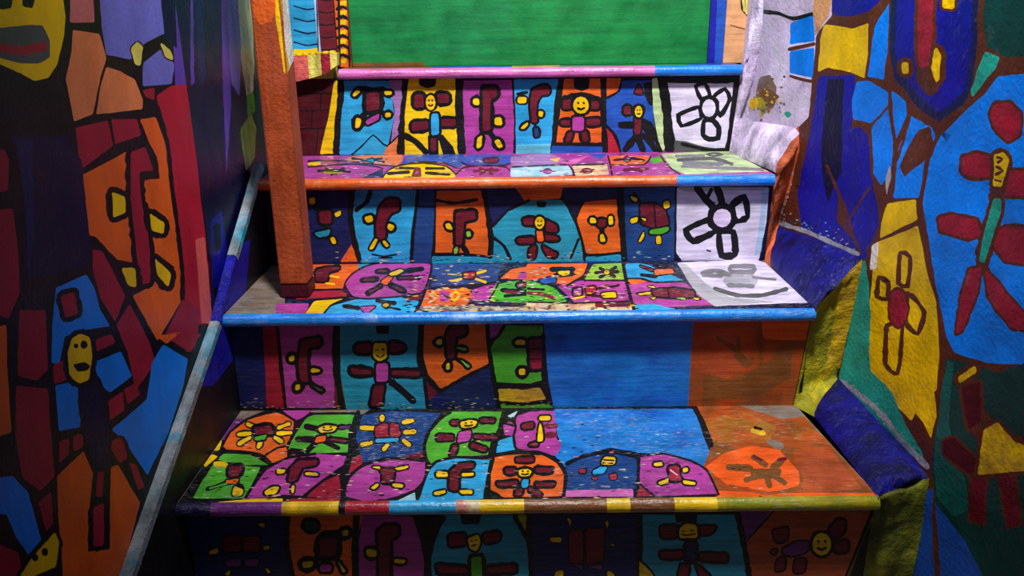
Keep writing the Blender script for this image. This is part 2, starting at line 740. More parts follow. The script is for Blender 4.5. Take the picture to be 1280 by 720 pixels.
# stringer board under the batten
vv = []
for x in (-0.4995, -0.4862):
    for p in chain:
        vv.append((x, p.y, p.z - 0.008))
    vv.append((x, chain[-1].y, 0.0))
    vv.append((x, chain[0].y, 0.0))
ff = [[0, 1, 2, 3, 4, 5], [11, 10, 9, 8, 7, 6]] + [[i, 6 + i, 6 + (i + 1) % 6, (i + 1) % 6] for i in range(6)]
# drop sub-floor points to the floor
vv = [(x, y, max(z, 0.0)) for x, y, z in vv]
stringer = mesh_obj('stringer', vv, ff, [mat('black', 'riser')], trim)

# ------------------------------------------------------------------ back wall above the landing
wall_back = box('wall_back', (-0.505, YB[3] + 0.03, 0.0), (0.62, YB[3] + 0.1, TOP), mat('navydeep', 'panel'))
tag(wall_back, 'back wall of the landing with a large green panel and striped columns', 'wall', 'structure')

# ------------------------------------------------------------------ right wall: mural wall and lumpy stepped curb


def lump(p):
    return (0.0075 * noise.noise(Vector((p.y * 5.5, p.z * 5.5, 2.0)))
            + 0.0028 * noise.noise(Vector((p.y * 17, p.z * 17, 5.0))) + 0.0010 * noise.noise(Vector((p.y * 55, p.z * 55, 8.0))))


vv = []
for off in (0.028, 0.12):
    for y, z in ((-0.45, 0), (2.35, 0), (2.35, TOP), (-0.45, TOP)):
        vv.append((RW_A + RW_B * y + off, y, z))
wall_right = mesh_obj('wall_right', vv, [[0, 3, 2, 1], [4, 5, 6, 7], [0, 1, 5, 4], [1, 2, 6, 5], [2, 3, 7, 6], [3, 0, 4, 7]],
                      [mat('umber', 'right')])
tag(wall_right, 'lumpy plaster right wall painted with a brown-outlined figure mural', 'wall', 'structure')

wp = lambda x, y: on_plane(x, y, RW_P, RW_N)
# profile of the curb: lower edge along the steps, upper edge on the wall, paint of the face after each point
PROFILE = [
    (Vector((RISER_XR[0][0], YR0 - 0.001, 0.0)), wp(1133, 760), 'curb_face', ('moss', 'moss')),
    (at_y(1091, 641, YR0 - 0.001), wp(1160, 625), 'curb_face', ('moss', 'moss')),
    (at_z(1098, 624, ZT[0]), wp(1166, 597), 'curb_ledge', ('ledgeblue', 'ledgeblue')),
    (at_z(1017, 521, ZT[0]), wp(1045, 470), 'curb_face', ('olive', 'olive')),
    (at_z(991, 507, ZT[0]), wp(1050, 460), 'curb_face', ('olive', 'ochre')),
    (at_y(1013, 400, YB[0] - 0.001), wp(1076, 345), 'curb_face', ('olive', 'ochre')),
    (at_z(1019, 388, ZT[1]), wp(1080, 322), 'curb_ledge', ('ledgeblue', 'ledgeblue')),
    (at_z(963, 334, ZT[1]), wp(972, 280), 'curb_face', ('curborange', 'curborange')),
    (at_z(955, 328, ZT[1]), wp(974, 274), 'curb_face', ('curborange', 'curborange')),
    (at_y(966, 230, YB[1] - 0.001), wp(1001, 185), 'curb_face', ('curborange', 'curborange')),
    (at_z(969, 216, ZT[2]), wp(1005, 160), 'curb_ledge', ('lilac', 'lilac')),
    (at_z(911, 190, ZT[2]), wp(935, 150), 'curb_face', ('lilac', 'lilac')),
    (at_y(925, 97, YB[2] - 0.001), wp(948, 66), 'curb_face', ('lilac', 'lilac')),
    (at_y(928, 86, YN[3] - 0.004), wp(950, 58), 'curb_face', ('lilac', 'lilac')),
    (at_y(946, -40, YN[3] + 0.05), wp(960, -40), '', ())]
low = [q[0] for q in PROFILE]
upp = [q[1] for q in PROFILE]
for p in low:
    p.x += 0.001
curb = empty('trim_2', (low[2].x, low[2].y, 0))
tag(curb, 'lumpy stepped plaster curb in olive, blue, orange and lilac beside the steps', 'trim', 'structure')
NV = 16
cols_u, seg_of = [], []
for i in range(len(PROFILE) - 1):
    a, b, c, d = low[i], low[i + 1], upp[i + 1], upp[i]
    nu = max(3, int(max((b - a).length, (c - d).length) / 0.007))
    for u in range(nu + (1 if i == len(PROFILE) - 2 else 0)):
        s = u / nu
        cols_u.append([(a.lerp(b, s)).lerp(d.lerp(c, s), v / NV) for v in range(NV + 1)])
        seg_of.append(i)
for it in range(26):                                   # hand-moulded plaster: round the edges away from the steps
    new = [list(q) for q in cols_u]
    for u in range(1, len(cols_u) - 1):
        for v in range(1, NV):
            k = min(1.0, 2.2 * v / NV) * 0.5
            avg = (cols_u[u - 1][v] + cols_u[u + 1][v]) * 0.5
            new[u][v] = cols_u[u][v].lerp(avg, k)
    cols_u = new
new = [list(q) for q in cols_u]
for u in range(len(cols_u)):
    for v in range(1, NV):
        a, b = cols_u[max(0, u - 1)][v], cols_u[min(len(cols_u) - 1, u + 1)][v]
        nrm = (b - a).cross(cols_u[u][v + 1] - cols_u[u][v - 1])
        if nrm.length < 1e-9:
            continue
        nrm.normalize()
        if nrm.x > 0:
            nrm = -nrm
        t = v / NV
        e = min(1.0, 5 * t * (1 - t))
        q = cols_u[u][v]
        ledge_k = 0.009 if PROFILE[seg_of[u]][2] == 'curb_ledge' else 0.004
        new[u][v] = q + nrm * e * (ledge_k + 0.0060 * noise.noise(q * 15) + 0.0030 * noise.noise(q * 45) + 0.0006 * noise.noise(q * 110))
cols_u = new
for i in range(len(PROFILE) - 1):
    nm, cc = PROFILE[i][2], PROFILE[i][3]
    us = [u for u in range(len(cols_u)) if seg_of[u] == i]
    if us[-1] + 1 < len(cols_u):
        us.append(us[-1] + 1)
    vv = [q for u in us for q in cols_u[u]]
    ff, mi = [], []
    for u in range(len(us) - 1):
        for v in range(NV):
            q = u * (NV + 1) + v
            ff.append([q, q + 1, q + NV + 2, q + NV + 1])
            mi.append(0 if v / NV < 0.6 + 0.1 * noise.noise(Vector((us[u] * 0.4, i, 0))) else 1)
    o = mesh_obj(nm, vv, ff, [mat(c, 'curb') for c in cc], curb, mi, smooth=True)
    if sum(f.normal.x * f.area for f in o.data.polygons) > 0:
        o.data.flip_normals()


# ------------------------------------------------------------------ painted faces
def riser_paint(k, region, base='black'):
    r, y = risers[k]
    return Paint(r, 'riser', lambda px, py: at_y(px, py, y - 0.0006), region, base, UPY)


def tread_paint(k, region, base='black'):
    t, nr = treads[k]
    return Paint(t, 'tread', lambda px, py: at_z(px, py, ZT[k]), region, base, UPZ, sw=1.4)


def edge_px(k, which):
    """left end of tread k's nose or back in the photo frame"""
    y = YN[k] if which == 'n' else YB[k]
    v = CAM_R.inverted() @ (Vector((XL + 0.001, y, ZT[k])) - CAM)
    return (640 + F_PX * v.x / -v.z, 360 - F_PX * v.y / -v.z)


def proj(p):
    v = CAM_R.inverted() @ (Vector(p) - CAM)
    return (640 + F_PX * v.x / -v.z, 360 - F_PX * v.y / -v.z)


def tread_region(k):
    nr = treads[k][1]
    br = at_z(*BR_PX[k], ZT[k]).x if k < 3 else nr
    xl = XLK[k] + .001
    return [proj((xl, YN[k], ZT[k])), proj((nr - .0005, YN[k], ZT[k])), proj((br, YB[k], ZT[k])), proj((xl, YB[k], ZT[k]))]


def riser_region(k):
    y = risers[k][1]
    z0 = 0.001 if k == 0 else ZT[k - 1]
    xr0, xr1 = RISER_XR[k]
    z1 = ZT[k] - THICK
    return [proj((XL + .001, y, z0)), proj((xr0, y, z0)), proj((xr1, y, z1)), proj((XL + .001, y, z1))]


# ---------------- top riser (fourth from the foot)
p = riser_paint(3, riser_region(3))
p.T('A')
p.P('brickred', [(40, 110), (235, 110), (160, 492), (60, 492)])
p.L('black', 5, [(60, 275), (215, 270)]).L('black', 5, [(60, 190), (225, 185)]).L('black', 5, [(60, 365), (190, 360)])
p.L('black', 5, [(130, 120), (132, 190)]).L('black', 5, [(165, 190), (162, 275)]).L('black', 5, [(120, 275), (118, 365)]).L('black', 5, [(150, 365), (140, 480)])
p.P('yellow', [(232, 125), (255, 125), (247, 300), (230, 485), (160, 490), (205, 300)])
p.P('cyan', [(270, 125), (510, 125), (530, 300), (490, 492), (258, 492), (266, 300)])
p.P('mauve', [(505, 122), (585, 122), (578, 300), (560, 420), (515, 430), (535, 280)])
p.P('peach', [(515, 430), (562, 395), (575, 492), (475, 492)])
p.L('black', 26, [(262, 110), (264, 200), (248, 330), (240, 490)])
p.L('black', 36, [(592, 105), (586, 250), (575, 350), (568, 490)])
p.L('black', 7, [(300, 510), (370, 450), (425, 395), (460, 425), (495, 450), (560, 390)])
p.fig('dark red body with yellow paws')
p.L('black', 30, [(345, 168), (420, 172), (480, 172)]).L('black', 26, [(385, 290), (355, 325)]).L('black', 22, [(460, 280), (510, 300)])
p.F('maroon', [(392, 185), (455, 182), (458, 262), (392, 278)], 20).F('magenta', [(388, 322), (455, 288), (456, 315), (395, 346)], 10)
p.F('yellow', [(320, 195), (345, 168), (362, 176), (335, 205)], 13).F('yellow', [(480, 175), (518, 175), (518, 196), (485, 196)], 12)
p.F('yellow', [(485, 285), (515, 282), (512, 306), (488, 308)], 12).F('yellow', [(340, 308), (366, 315), (360, 355), (335, 362)], 17).end()
p.P('yellow', [(605, 112), (848, 112), (852, 300), (862, 495), (585, 495), (585, 300)])
p.fig('yellow-headed figure in a blue shirt')
p.P('black', [(655, 110), (740, 110), (738, 150), (695, 163), (655, 145)])
p.F('maroon', [(632, 192), (676, 190), (682, 256), (632, 256)], 15).F('maroon', [(745, 188), (802, 190), (806, 234), (750, 236)], 15)
p.face(713, 232, 24, 38, 10, ink='maroon')
p.P('black', [(700, 395), (770, 390), (865, 495), (700, 495)]).P('maroon', [(712, 412), (742, 412), (742, 475), (714, 475)])
p.P('yellow', [(752, 415), (778, 500), (752, 500)]).P('yellow', [(800, 370), (842, 360), (858, 495), (838, 492)])
p.F('maroon', [(620, 332), (700, 326), (700, 366), (620, 376)], 14).F('maroon', [(765, 316), (840, 316), (840, 350), (765, 350)], 14)
p.F('cyan', [(716, 290), (752, 286), (756, 392), (716, 396)], 11)
p.L('black', 24, [(580, 395), (640, 430), (690, 482)]).end()
p.P('magenta', [(872, 125), (1126, 122), (1136, 495), (876, 495)])
p.L('black', 34, [(858, 105), (855, 250), (870, 490)])
p.fig('long dark red figure with yellow paws on magenta')
p.L('black', 24, [(985, 370), (958, 402)]).L('black', 24, [(1000, 370), (1040, 425)])
p.F('maroon', [(975, 160), (1042, 156), (1046, 204), (1012, 214), (1010, 372), (974, 376)], 16)
p.F('yellow', [(924, 214), (956, 212), (956, 246), (924, 242)], 14).F('yellow', [(1032, 310), (1068, 306), (1072, 346), (1034, 346)], 15)
p.F('yellow', [(945, 410), (972, 394), (966, 456), (942, 462)], 13).F('yellow', [(1030, 425), (1055, 415), (1076, 455), (1050, 462)], 15).end()
p.L('black', 20, [(1130, 105), (1140, 300), (1138, 495)])
p.T('B')
p.P('cyan', [(10, 118), (242, 118), (216, 280), (195, 492), (20, 492), (20, 300)])
p.P('paleteal', [(22, 445), (198, 442), (195, 494), (22, 494)])
p.fig('curved dark red figure on light blue')
p.L('black', 14, [(28, 190), (75, 182)]).L('black', 16, [(110, 330), (122, 365)]).L('black', 12, [(95, 320), (75, 335)])
p.F('maroon', [(100, 172), (140, 146), (186, 150), (190, 190), (142, 196), (122, 240), (126, 332), (100, 332), (90, 240)], 10)
p.F('yellow', [(28, 205), (72, 205), (72, 236), (28, 236)], 9).F('yellow', [(134, 275), (158, 280), (152, 306), (132, 300)], 10)
p.F('yellow', [(40, 362), (75, 330), (82, 340), (60, 366)], 11).F('navy2', [(112, 360), (130, 360), (135, 400), (115, 405)], 11).end()
p.L('black', 24, [(248, 105), (226, 250), (205, 495)])
p.P('orange', [(262, 115), (445, 115), (448, 440), (222, 440), (245, 260)])
p.P('cobalt', [(200, 450), (462, 455), (468, 497), (198, 495)])
p.L('black', 16, [(212, 440), (455, 442)])
p.fig('smiling figure with a magenta body on orange')
p.P('black', [(308, 110), (388, 110), (386, 160), (350, 177), (310, 160)])
p.L('black', 26, [(260, 212), (345, 194), (432, 216)])
p.F('maroon', [(255, 220), (300, 216), (300, 262), (255, 266)], 12).F('maroon', [(390, 226), (436, 226), (436, 266), (390, 266)], 12)
p.face(345, 246, 40, 43, 12)
p.F('maroon', [(245, 322), (296, 320), (296, 345), (245, 346)], 12).F('maroon', [(370, 316), (440, 312), (440, 345), (370, 346)], 13)
p.F('maroon', [(280, 382), (306, 382), (290, 430), (265, 430)], 12).F('maroon', [(345, 377), (376, 377), (382, 425), (355, 430)], 13)
p.F('magenta', [(302, 305), (360, 305), (360, 372), (302, 374)], 10).end()
p.P('orange', [(470, 112), (548, 112), (530, 170), (478, 212)])
p.P('cobalt', [(545, 125), (705, 125), (705, 300), (722, 495), (545, 495), (520, 390), (466, 330), (468, 215), (520, 198)])
p.P('red', [(466, 358), (500, 390), (538, 480), (528, 497), (466, 495)])
p.L('black', 24, [(457, 105), (457, 300), (468, 495)]).L('black', 9, [(548, 120), (536, 175), (470, 212)]).L('black', 10, [(470, 345), (520, 400), (546, 494)])
p.fig('small figure with a yellow face on deep blue')
p.P('black', [(658, 130), (708, 130), (712, 245), (690, 250), (662, 200)]).P('black', [(650, 308), (700, 330), (740, 440), (692, 424), (650, 362)])
p.P('black', [(530, 330), (604, 325), (606, 366), (535, 362)])
p.L('black', 28, [(620, 400), (590, 440), (566, 468)]).L('black', 28, [(625, 400), (655, 470)]).L('black', 24, [(650, 395), (690, 430), (722, 480)])
p.F('maroon', [(610, 188), (635, 138), (657, 192)], 7).F('maroon', [(558, 254), (592, 250), (594, 292), (560, 292)], 12)
p.F('maroon', [(612, 308), (646, 314), (642, 388), (612, 392)], 8).face(633, 278, 19, 28, 13).end()
p.P('palegreen', [(702, 112), (738, 112), (748, 250), (780, 440), (764, 492), (735, 430), (708, 280)])
p.P('white', [(772, 130), (1112, 130), (1085, 470), (830, 462), (795, 330)])
p.P('greydark', [(800, 422), (870, 428), (960, 455), (1085, 470), (1078, 495), (740, 495)])
p.L('black', 42, [(750, 112), (772, 250), (788, 470)]).L('black', 26, [(740, 116), (930, 124), (1130, 118)])
p.L('black', 20, [(1125, 110), (1106, 250), (1092, 380), (1075, 470)]).L('black', 14, [(850, 440), (980, 470), (1085, 466)])
p.fig('black outlined flower on white')
p.L('black', 19, [(945, 215), (918, 150), (965, 138), (990, 200)], True).L('black', 19, [(1008, 205), (1065, 165), (1090, 215), (1040, 300)], True)
p.L('black', 19, [(935, 255), (832, 295), (848, 350), (945, 312)], True).L('black', 22, [(960, 325), (955, 395), (985, 416), (1030, 410), (1034, 360), (1005, 322)], True)
p.E('white', 985, 260, 34, 45, 16).end()
p.build()

# ---------------- riser of the third step
p = riser_paint(2, riser_region(2), 'navydeep')
p.T('C')
p.P('navy', [(60, 70), (325, 75), (328, 330), (270, 426), (60, 426)])
p.P('orange', [(262, 428), (320, 340), (358, 400), (348, 428)])
p.P('cyan', [(335, 72), (650, 72), (642, 180), (622, 300), (612, 430), (362, 430), (335, 330), (325, 220)])
p.L('black', 24, [(322, 60), (312, 200), (330, 320), (356, 415)])
p.L('black', 18, [(340, 172), (395, 128), (412, 75)]).L('black', 7, [(420, 392), (480, 402), (545, 392)]).L('black', 7, [(455, 410), (520, 408)])
p.fig('dark red body with yellow paws on navy')
p.L('black', 16, [(120, 140), (160, 180)]).L('black', 16, [(215, 195), (240, 188)]).L('black', 16, [(205, 300), (225, 325)]).L('black', 16, [(160, 240), (200, 262)])
p.F('maroon', [(155, 176), (216, 174), (216, 236), (160, 238)], 14).F('teal', [(130, 285), (216, 266), (200, 302), (150, 306)], 10)
p.F('yellow', [(105, 110), (135, 105), (137, 140), (108, 142)], 6).F('yellow', [(230, 186), (264, 170), (266, 196), (240, 206)], 6)
p.F('yellow', [(210, 310), (230, 304), (242, 338), (222, 342)], 8).end()
p.fig('bent dark red figure on light blue')
p.L('black', 18, [(455, 315), (420, 370)]).L('black', 18, [(478, 312), (500, 350)])
p.F('maroon', [(448, 195), (465, 142), (500, 116), (552, 116), (556, 172), (520, 180), (492, 220), (486, 312), (446, 320), (440, 250)], 12)
p.F('yellow', [(380, 205), (420, 194), (426, 226), (395, 236)], 13).F('yellow', [(500, 235), (532, 250), (522, 276), (496, 266)], 13)
p.F('yellow', [(404, 366), (434, 312), (450, 316), (426, 366)], 9).F('yellow', [(480, 320), (506, 346), (492, 360), (470, 330)], 9).end()
p.P('navy2', [(655, 65), (735, 65), (735, 260), (722, 432), (628, 432), (642, 150)])
p.L('black', 14, [(650, 60), (640, 160), (622, 310), (615, 430)]).L('black', 16, [(742, 60), (738, 250), (724, 432)]).L('black', 8, [(645, 152), (735, 155)])
p.P('orange', [(745, 75), (965, 75), (1002, 250), (1008, 402), (880, 388), (738, 388)])
p.P('teal', [(722, 402), (1014, 405), (1014, 445), (720, 445)])
p.L('black', 14, [(745, 122), (830, 136), (945, 118)]).L('black', 10, [(738, 390), (880, 390), (1005, 405)])
p.fig('hook-shaped dark red figure on orange')
p.L('black', 20, [(868, 342), (898, 388)]).L('black', 18, [(845, 340), (840, 370)])
p.F('maroon', [(840, 180), (936, 174), (938, 216), (880, 226), (870, 342), (838, 346)], 14)
p.F('yellow', [(785, 240), (810, 235), (826, 270), (795, 266)], 12).F('lime', [(890, 280), (910, 275), (916, 300), (895, 306)], 13)
p.F('lime', [(830, 362), (850, 352), (848, 388), (828, 388)], 8).end()
p.P('navy', [(985, 65), (1140, 70), (1210, 130), (1100, 172), (1030, 242), (1000, 160)])
p.T('X').P('orange', [(645, 235), (704, 233), (700, 248), (668, 250), (655, 250)])
p.P('teal', [(615, 286), (635, 265), (662, 252), (702, 250), (716, 272), (728, 302), (730, 330), (614, 330)])
p.T('C').L('black', 22, [(978, 62), (1000, 200), (1016, 320), (1010, 405)]).L('black', 12, [(1025, 250), (1100, 172), (1205, 122)]).L('black', 14, [(1030, 310), (1080, 350), (1112, 415)])
p.T('D').L('black', 10, [(160, 105), (200, 180), (240, 280), (252, 375)]).L('black', 9, [(225, 280), (190, 365)])
p.P('navy', [(160, 50), (400, 50), (396, 92), (245, 112), (165, 102)])
p.fig('yellow-faced figure with red limbs on teal')
p.P('black', [(36, 112), (84, 112), (78, 140), (42, 140)])
p.T('C').F('maroon', [(1175, 214), (1232, 208), (1238, 246), (1180, 242)], 13).F('maroon', [(1145, 314), (1228, 305), (1232, 336), (1150, 336)], 12)
p.T('D').F('maroon', [(75, 194), (125, 218), (132, 246), (80, 248)], 11).F('maroon', [(75, 260), (132, 270), (136, 286), (80, 286)], 11)
p.F('maroon', [(8, 320), (36, 308), (30, 366), (4, 366)], 9).F('maroon', [(62, 308), (132, 345), (122, 362), (85, 356)], 9)
p.F('orange', [(37, 240), (64, 240), (70, 292), (42, 292)], 8).face(52, 208, 21, 28, 9).end()
p.P('orange', [(245, 118), (392, 104), (406, 220), (412, 336), (330, 346), (256, 342), (226, 230), (212, 190)])
p.P('cyan', [(258, 360), (412, 350), (412, 386), (255, 388)])
p.L('black', 10, [(245, 116), (212, 190), (240, 290), (256, 348), (330, 350), (412, 340)])
p.fig('three-armed figure with yellow paws on orange')
p.L('black', 20, [(328, 225), (330, 270)]).L('black', 16, [(290, 195), (365, 200)])
p.F('maroon', [(305, 194), (346, 190), (346, 226), (310, 228)], 9).F('yellow', [(275, 184), (300, 186), (303, 211), (275, 210)], 9)
p.F('yellow', [(358, 180), (376, 178), (379, 216), (358, 216)], 9).F('yellow', [(320, 262), (336, 258), (346, 292), (320, 292)], 9).end()
p.P('navy2', [(425, 52), (655, 52), (657, 380), (438, 380)])
p.L('black', 24, [(408, 50), (416, 200), (430, 385)]).L('black', 12, [(661, 50), (658, 200), (656, 380)])
p.fig('red turtle-shaped figure with yellow feet on navy')
p.L('black', 12, [(470, 75), (505, 125)]).L('black', 12, [(600, 150), (618, 120)])
p.F('maroon', [(498, 126), (560, 120), (610, 150), (627, 215), (566, 232), (504, 212)], 8).L('black', 7, [(560, 122), (568, 228)])
p.F('green', [(540, 240), (627, 225), (627, 242), (590, 259), (540, 259)], 7)
p.F('yellow', [(455, 88), (486, 99), (482, 116), (460, 106)], 7).F('yellow', [(600, 115), (628, 108), (631, 140), (605, 146)], 6)
p.F('yellow', [(455, 190), (490, 180), (486, 206), (458, 211)], 6).F('yellow', [(500, 184), (527, 190), (520, 202)], 5)
p.F('yellow', [(489, 292), (515, 245), (517, 270), (500, 296)], 5).F('yellow', [(570, 268), (591, 265), (592, 302), (570, 302)], 5).end()
p.P('white', [(664, 50), (1070, 50), (1058, 200), (1022, 384), (690, 382), (660, 340)])
p.P('paleblue', [(1042, 50), (1070, 50), (1034, 340), (1008, 355), (1032, 200)])
p.P('palegrey', [(664, 50), (1060, 50), (1050, 62), (700, 70)])
p.fig('black outlined five-petalled flower on white')
p.L('black', 26, [(822, 135), (790, 105), (750, 50)]).L('black', 26, [(862, 118), (852, 80), (838, 50)]).L('black', 16, [(800, 90), (815, 60)])
p.L('black', 24, [(905, 135), (962, 92), (976, 180), (925, 202)], True).L('black', 24, [(812, 192), (702, 240), (735, 290), (838, 242)], True)
p.L('black', 26, [(850, 250), (860, 352), (920, 348), (912, 250)], True).E('lilac', 863, 187, 40, 42, 22)
p.L('black', 5, [(795, 330), (812, 335)]).end()
p.scuffs(21, 120, ((395, 312), (840, 310), (840, 329), (395, 329)), ['paleteal', 'black', 'navy', 'cream'], 0.5, 4, 0.8, 'worn flecks at the foot of the riser')
p.build()

# ---------------- riser of the second step
p = riser_paint(1, riser_region(1), 'black')
p.T('E')
p.P('navy', [(255, 95), (388, 95), (405, 455), (235, 455)])
p.P('crimson', [(386, 95), (446, 95), (456, 300), (482, 460), (405, 460), (398, 300)])
p.P('magenta', [(452, 95), (708, 95), (702, 300), (704, 460), (490, 460), (474, 300)])
p.P('maroon', [(706, 345), (736, 345), (760, 460), (704, 460)])
p.P('teal', [(728, 95), (1088, 95), (1098, 300), (1114, 470), (760, 470), (734, 330)])
p.L('black', 12, [(450, 95), (470, 300), (486, 460)]).L('black', 24, [(715, 95), (706, 250), (720, 350), (738, 460)])
p.fig('curved red figure with yellow paws on magenta')
p.L('black', 22, [(590, 345), (650, 390)]).L('black', 24, [(560, 345), (535, 385)])
p.F('maroon', [(558, 166), (642, 150), (638, 186), (586, 192), (581, 260), (588, 348), (554, 342), (544, 260)], 14)
p.F('yellow', [(500, 235), (525, 225), (527, 250), (505, 256)], 15).F('yellow', [(600, 285), (635, 290), (642, 300), (600, 306)], 13)
p.F('ochre', [(530, 360), (550, 355), (552, 380), (530, 386)], 16).F('greydark', [(602, 360), (656, 385), (640, 387)], 13).end()
p.fig('standing figure with a yellow face on blue')
p.P('black', [(888, 90), (948, 90), (946, 135), (890, 130)])
p.F('maroon', [(800, 180), (866, 175), (866, 216), (800, 216)], 13).F('maroon', [(950, 170), (1010, 180), (1016, 205), (955, 216)], 13)
p.F('maroon', [(775, 285), (866, 295), (870, 311), (785, 312)], 16).F('maroon', [(960, 295), (1085, 300), (1082, 320), (960, 316)], 13)
p.F('maroon', [(880, 365), (926, 360), (912, 452), (865, 456)], 12).L('black', 26, [(955, 345), (1010, 390), (1055, 432)])
p.F('magenta', [(890, 264), (942, 264), (942, 342), (890, 346)], 11).F('yellow', [(880, 174), (936, 174), (938, 240), (905, 257), (874, 236)], 9)
p.L('black', 6, [(888, 205), (898, 203)]).L('black', 6, [(915, 200), (925, 203)]).L('black', 6, [(892, 228), (908, 238), (924, 226)]).end()
p.T('F')
p.P('orange', [(108, 52), (382, 52), (396, 150), (393, 230), (300, 276), (180, 346), (130, 290), (105, 200)])
p.P('maroon', [(112, 288), (176, 356), (130, 396)])
p.P('navy', [(128, 398), (180, 352), (402, 240), (416, 330), (438, 440), (118, 440)])
p.P('magenta', [(392, 52), (462, 52), (432, 110), (402, 122)])
p.P('green', [(462, 62), (634, 62), (632, 300), (642, 320), (425, 311), (405, 160)])
p.P('ochre', [(435, 344), (622, 338), (648, 386), (540, 402), (440, 397)])
p.P('green', [(440, 412), (672, 408), (684, 438), (445, 440)])
p.P('field', [(640, 52), (1400, 40), (1290, 430), (1285, 440), (685, 440), (660, 300)])
p.L('black', 22, [(95, 55), (87, 200), (105, 272), (176, 352)]).L('black', 14, [(105, 275), (125, 440)]).L('black', 14, [(175, 356), (300, 284), (398, 236)]).L('black', 16, [(388, 55), (395, 160), (415, 290), (442, 435)])
p.L('black', 14, [(462, 62), (432, 112), (402, 126)]).L('black', 18, [(425, 325), (560, 334), (645, 308)]).L('black', 14, [(440, 402), (560, 410), (655, 396)]).L('black', 14, [(637, 100), (635, 280), (672, 410)])
p.fig('dark red figure with yellow paws on orange')
p.L('black', 16, [(232, 195), (212, 235)]).L('black', 18, [(240, 200), (300, 245)])
p.F('maroon', [(205, 100), (235, 60), (292, 62), (292, 100), (246, 110), (241, 202), (214, 207)], 13)
p.F('yellow', [(160, 125), (186, 118), (186, 146), (160, 146)], 13).F('lime', [(245, 155), (297, 160), (290, 176)], 11)
p.F('yellow', [(205, 230), (221, 225), (221, 256), (205, 256)], 14).F('lime', [(265, 210), (312, 240), (302, 251)], 10).end()
p.fig('half red figure with yellow paws on green')
p.F('maroon', [(574, 124), (630, 118), (630, 252), (580, 256)], 13).L('black', 6, [(578, 165), (630, 162)]).L('black', 6, [(578, 210), (630, 208)]).P('crimson', [(585, 225), (628, 222), (628, 248), (585, 250)])
p.F('yellow', [(514, 125), (556, 125), (556, 146), (514, 146)], 14).F('yellow', [(527, 255), (556, 250), (556, 281), (530, 281)], 15).end()
p.T('G')
p.P('rust', [(300, 10), (500, 10), (760, 0), (720, 240), (710, 340), (278, 340), (288, 150)])
p.P('orange', [(525, 10), (760, 0), (720, 100), (540, 92)])
p.P('rust2', [(320, 60), (500, 50), (520, 150), (420, 230), (320, 210)])
p.P('brown', [(330, 215), (430, 240), (540, 180), (640, 130), (630, 230), (500, 300), (330, 300)])
p.L('brown', 12, [(525, 40), (530, 180), (500, 230)])
p.fig('faded brown figure on rust orange').L('brown', 14, [(380, 90), (440, 130), (490, 180)]).L('brown', 12, [(450, 90), (455, 130)]).L('brown', 12, [(440, 150), (480, 190), (500, 160)]).end()
p.scuffs(22, 120, ((300, 496), (700, 494), (700, 512), (300, 511)), ['cream', 'black', 'olive', 'grey'], 0.4, 4, 0.7, 'worn flecks at the foot of the riser')
p.build()

# ---------------- lowest riser
p = riser_paint(0, riser_region(0), 'black')
p.T('H')
p.P('navy', [(40, 445), (490, 440), (500, 640), (524, 860), (20, 860)])
p.P('orange', [(500, 440), (835, 440), (795, 560), (795, 690), (800, 860), (545, 860), (508, 660), (492, 580)])
p.P('magenta', [(832, 445), (1050, 445), (1085, 560), (1102, 650), (1088, 860), (812, 860), (806, 600)])
p.L('black', 20, [(496, 440), (492, 580), (510, 670), (540, 800)]).L('black', 26, [(802, 440), (796, 600), (802, 860)])
p.P('purple', [(20, 660), (60, 655), (98, 718), (40, 725)])
p.fig('red twin-bodied figure on navy')
p.F('maroon', [(210, 540), (286, 535), (286, 602), (215, 602)], 9).F('maroon', [(300, 540), (371, 535), (371, 602), (300, 602)], 9)
p.F('purple', [(220, 640), (291, 635), (286, 666), (220, 667)], 8).F('purple', [(305, 640), (366, 635), (366, 666), (310, 669)], 8)
for q in ([(145, 602), (186, 585), (186, 612), (150, 614)], [(385, 580), (416, 575), (416, 592), (390, 594)], [(360, 480), (396, 475), (391, 499)],
          [(395, 670), (421, 690), (410, 702)], [(215, 702), (241, 685), (236, 712)]):
    p.F('ochre', q, 7)
p.end()
p.fig('red figure with yellow paws on orange')
p.F('darkgreen', [(572, 470), (625, 470), (625, 505), (578, 505)], 16).L('black', 30, [(650, 530), (750, 520)]).L('black', 30, [(650, 620), (590, 655)]).L('black', 24, [(705, 620), (745, 690)])
p.F('maroon', [(640, 545), (716, 545), (711, 622), (640, 626)], 20).F('ochre', [(560, 650), (611, 645), (606, 671), (565, 676)], 20)
p.F('ochre', [(735, 510), (766, 505), (766, 531), (740, 536)], 18).F('ochre', [(720, 645), (756, 690), (740, 697)], 13).F('magenta', [(640, 660), (691, 660), (691, 692), (640, 692)], 11).end()
p.fig('tall red figure with yellow paws on magenta')
p.F('maroon', [(900, 510), (930, 488), (986, 488), (986, 531), (950, 546), (946, 790), (905, 790)], 14)
p.F('yellow', [(845, 590), (891, 595), (891, 626), (850, 626)], 14).F('yellow', [(970, 635), (1021, 640), (1016, 656), (970, 653)], 11).end()
p.T('I')
p.P('teal', [(60, 640), (80, 540), (120, 440), (432, 440), (492, 560), (507, 650), (500, 860), (60, 860)])
p.P('olive', [(448, 440), (492, 440), (482, 525)])
p.P('navy', [(515, 440), (988, 440), (988, 860), (515, 860)])
p.P('teal', [(1000, 440), (1470, 440), (1500, 640), (1500, 860), (1000, 860)])
p.L('black', 16, [(70, 800), (58, 640), (84, 530), (125, 450)]).L('black', 20, [(440, 450), (500, 560), (512, 680), (508, 860)]).L('black', 22, [(994, 440), (994, 860)])
p.fig('yellow-faced figure with a green body on blue')
p.P('black', [(193, 430), (292, 430), (282, 482), (205, 482)])
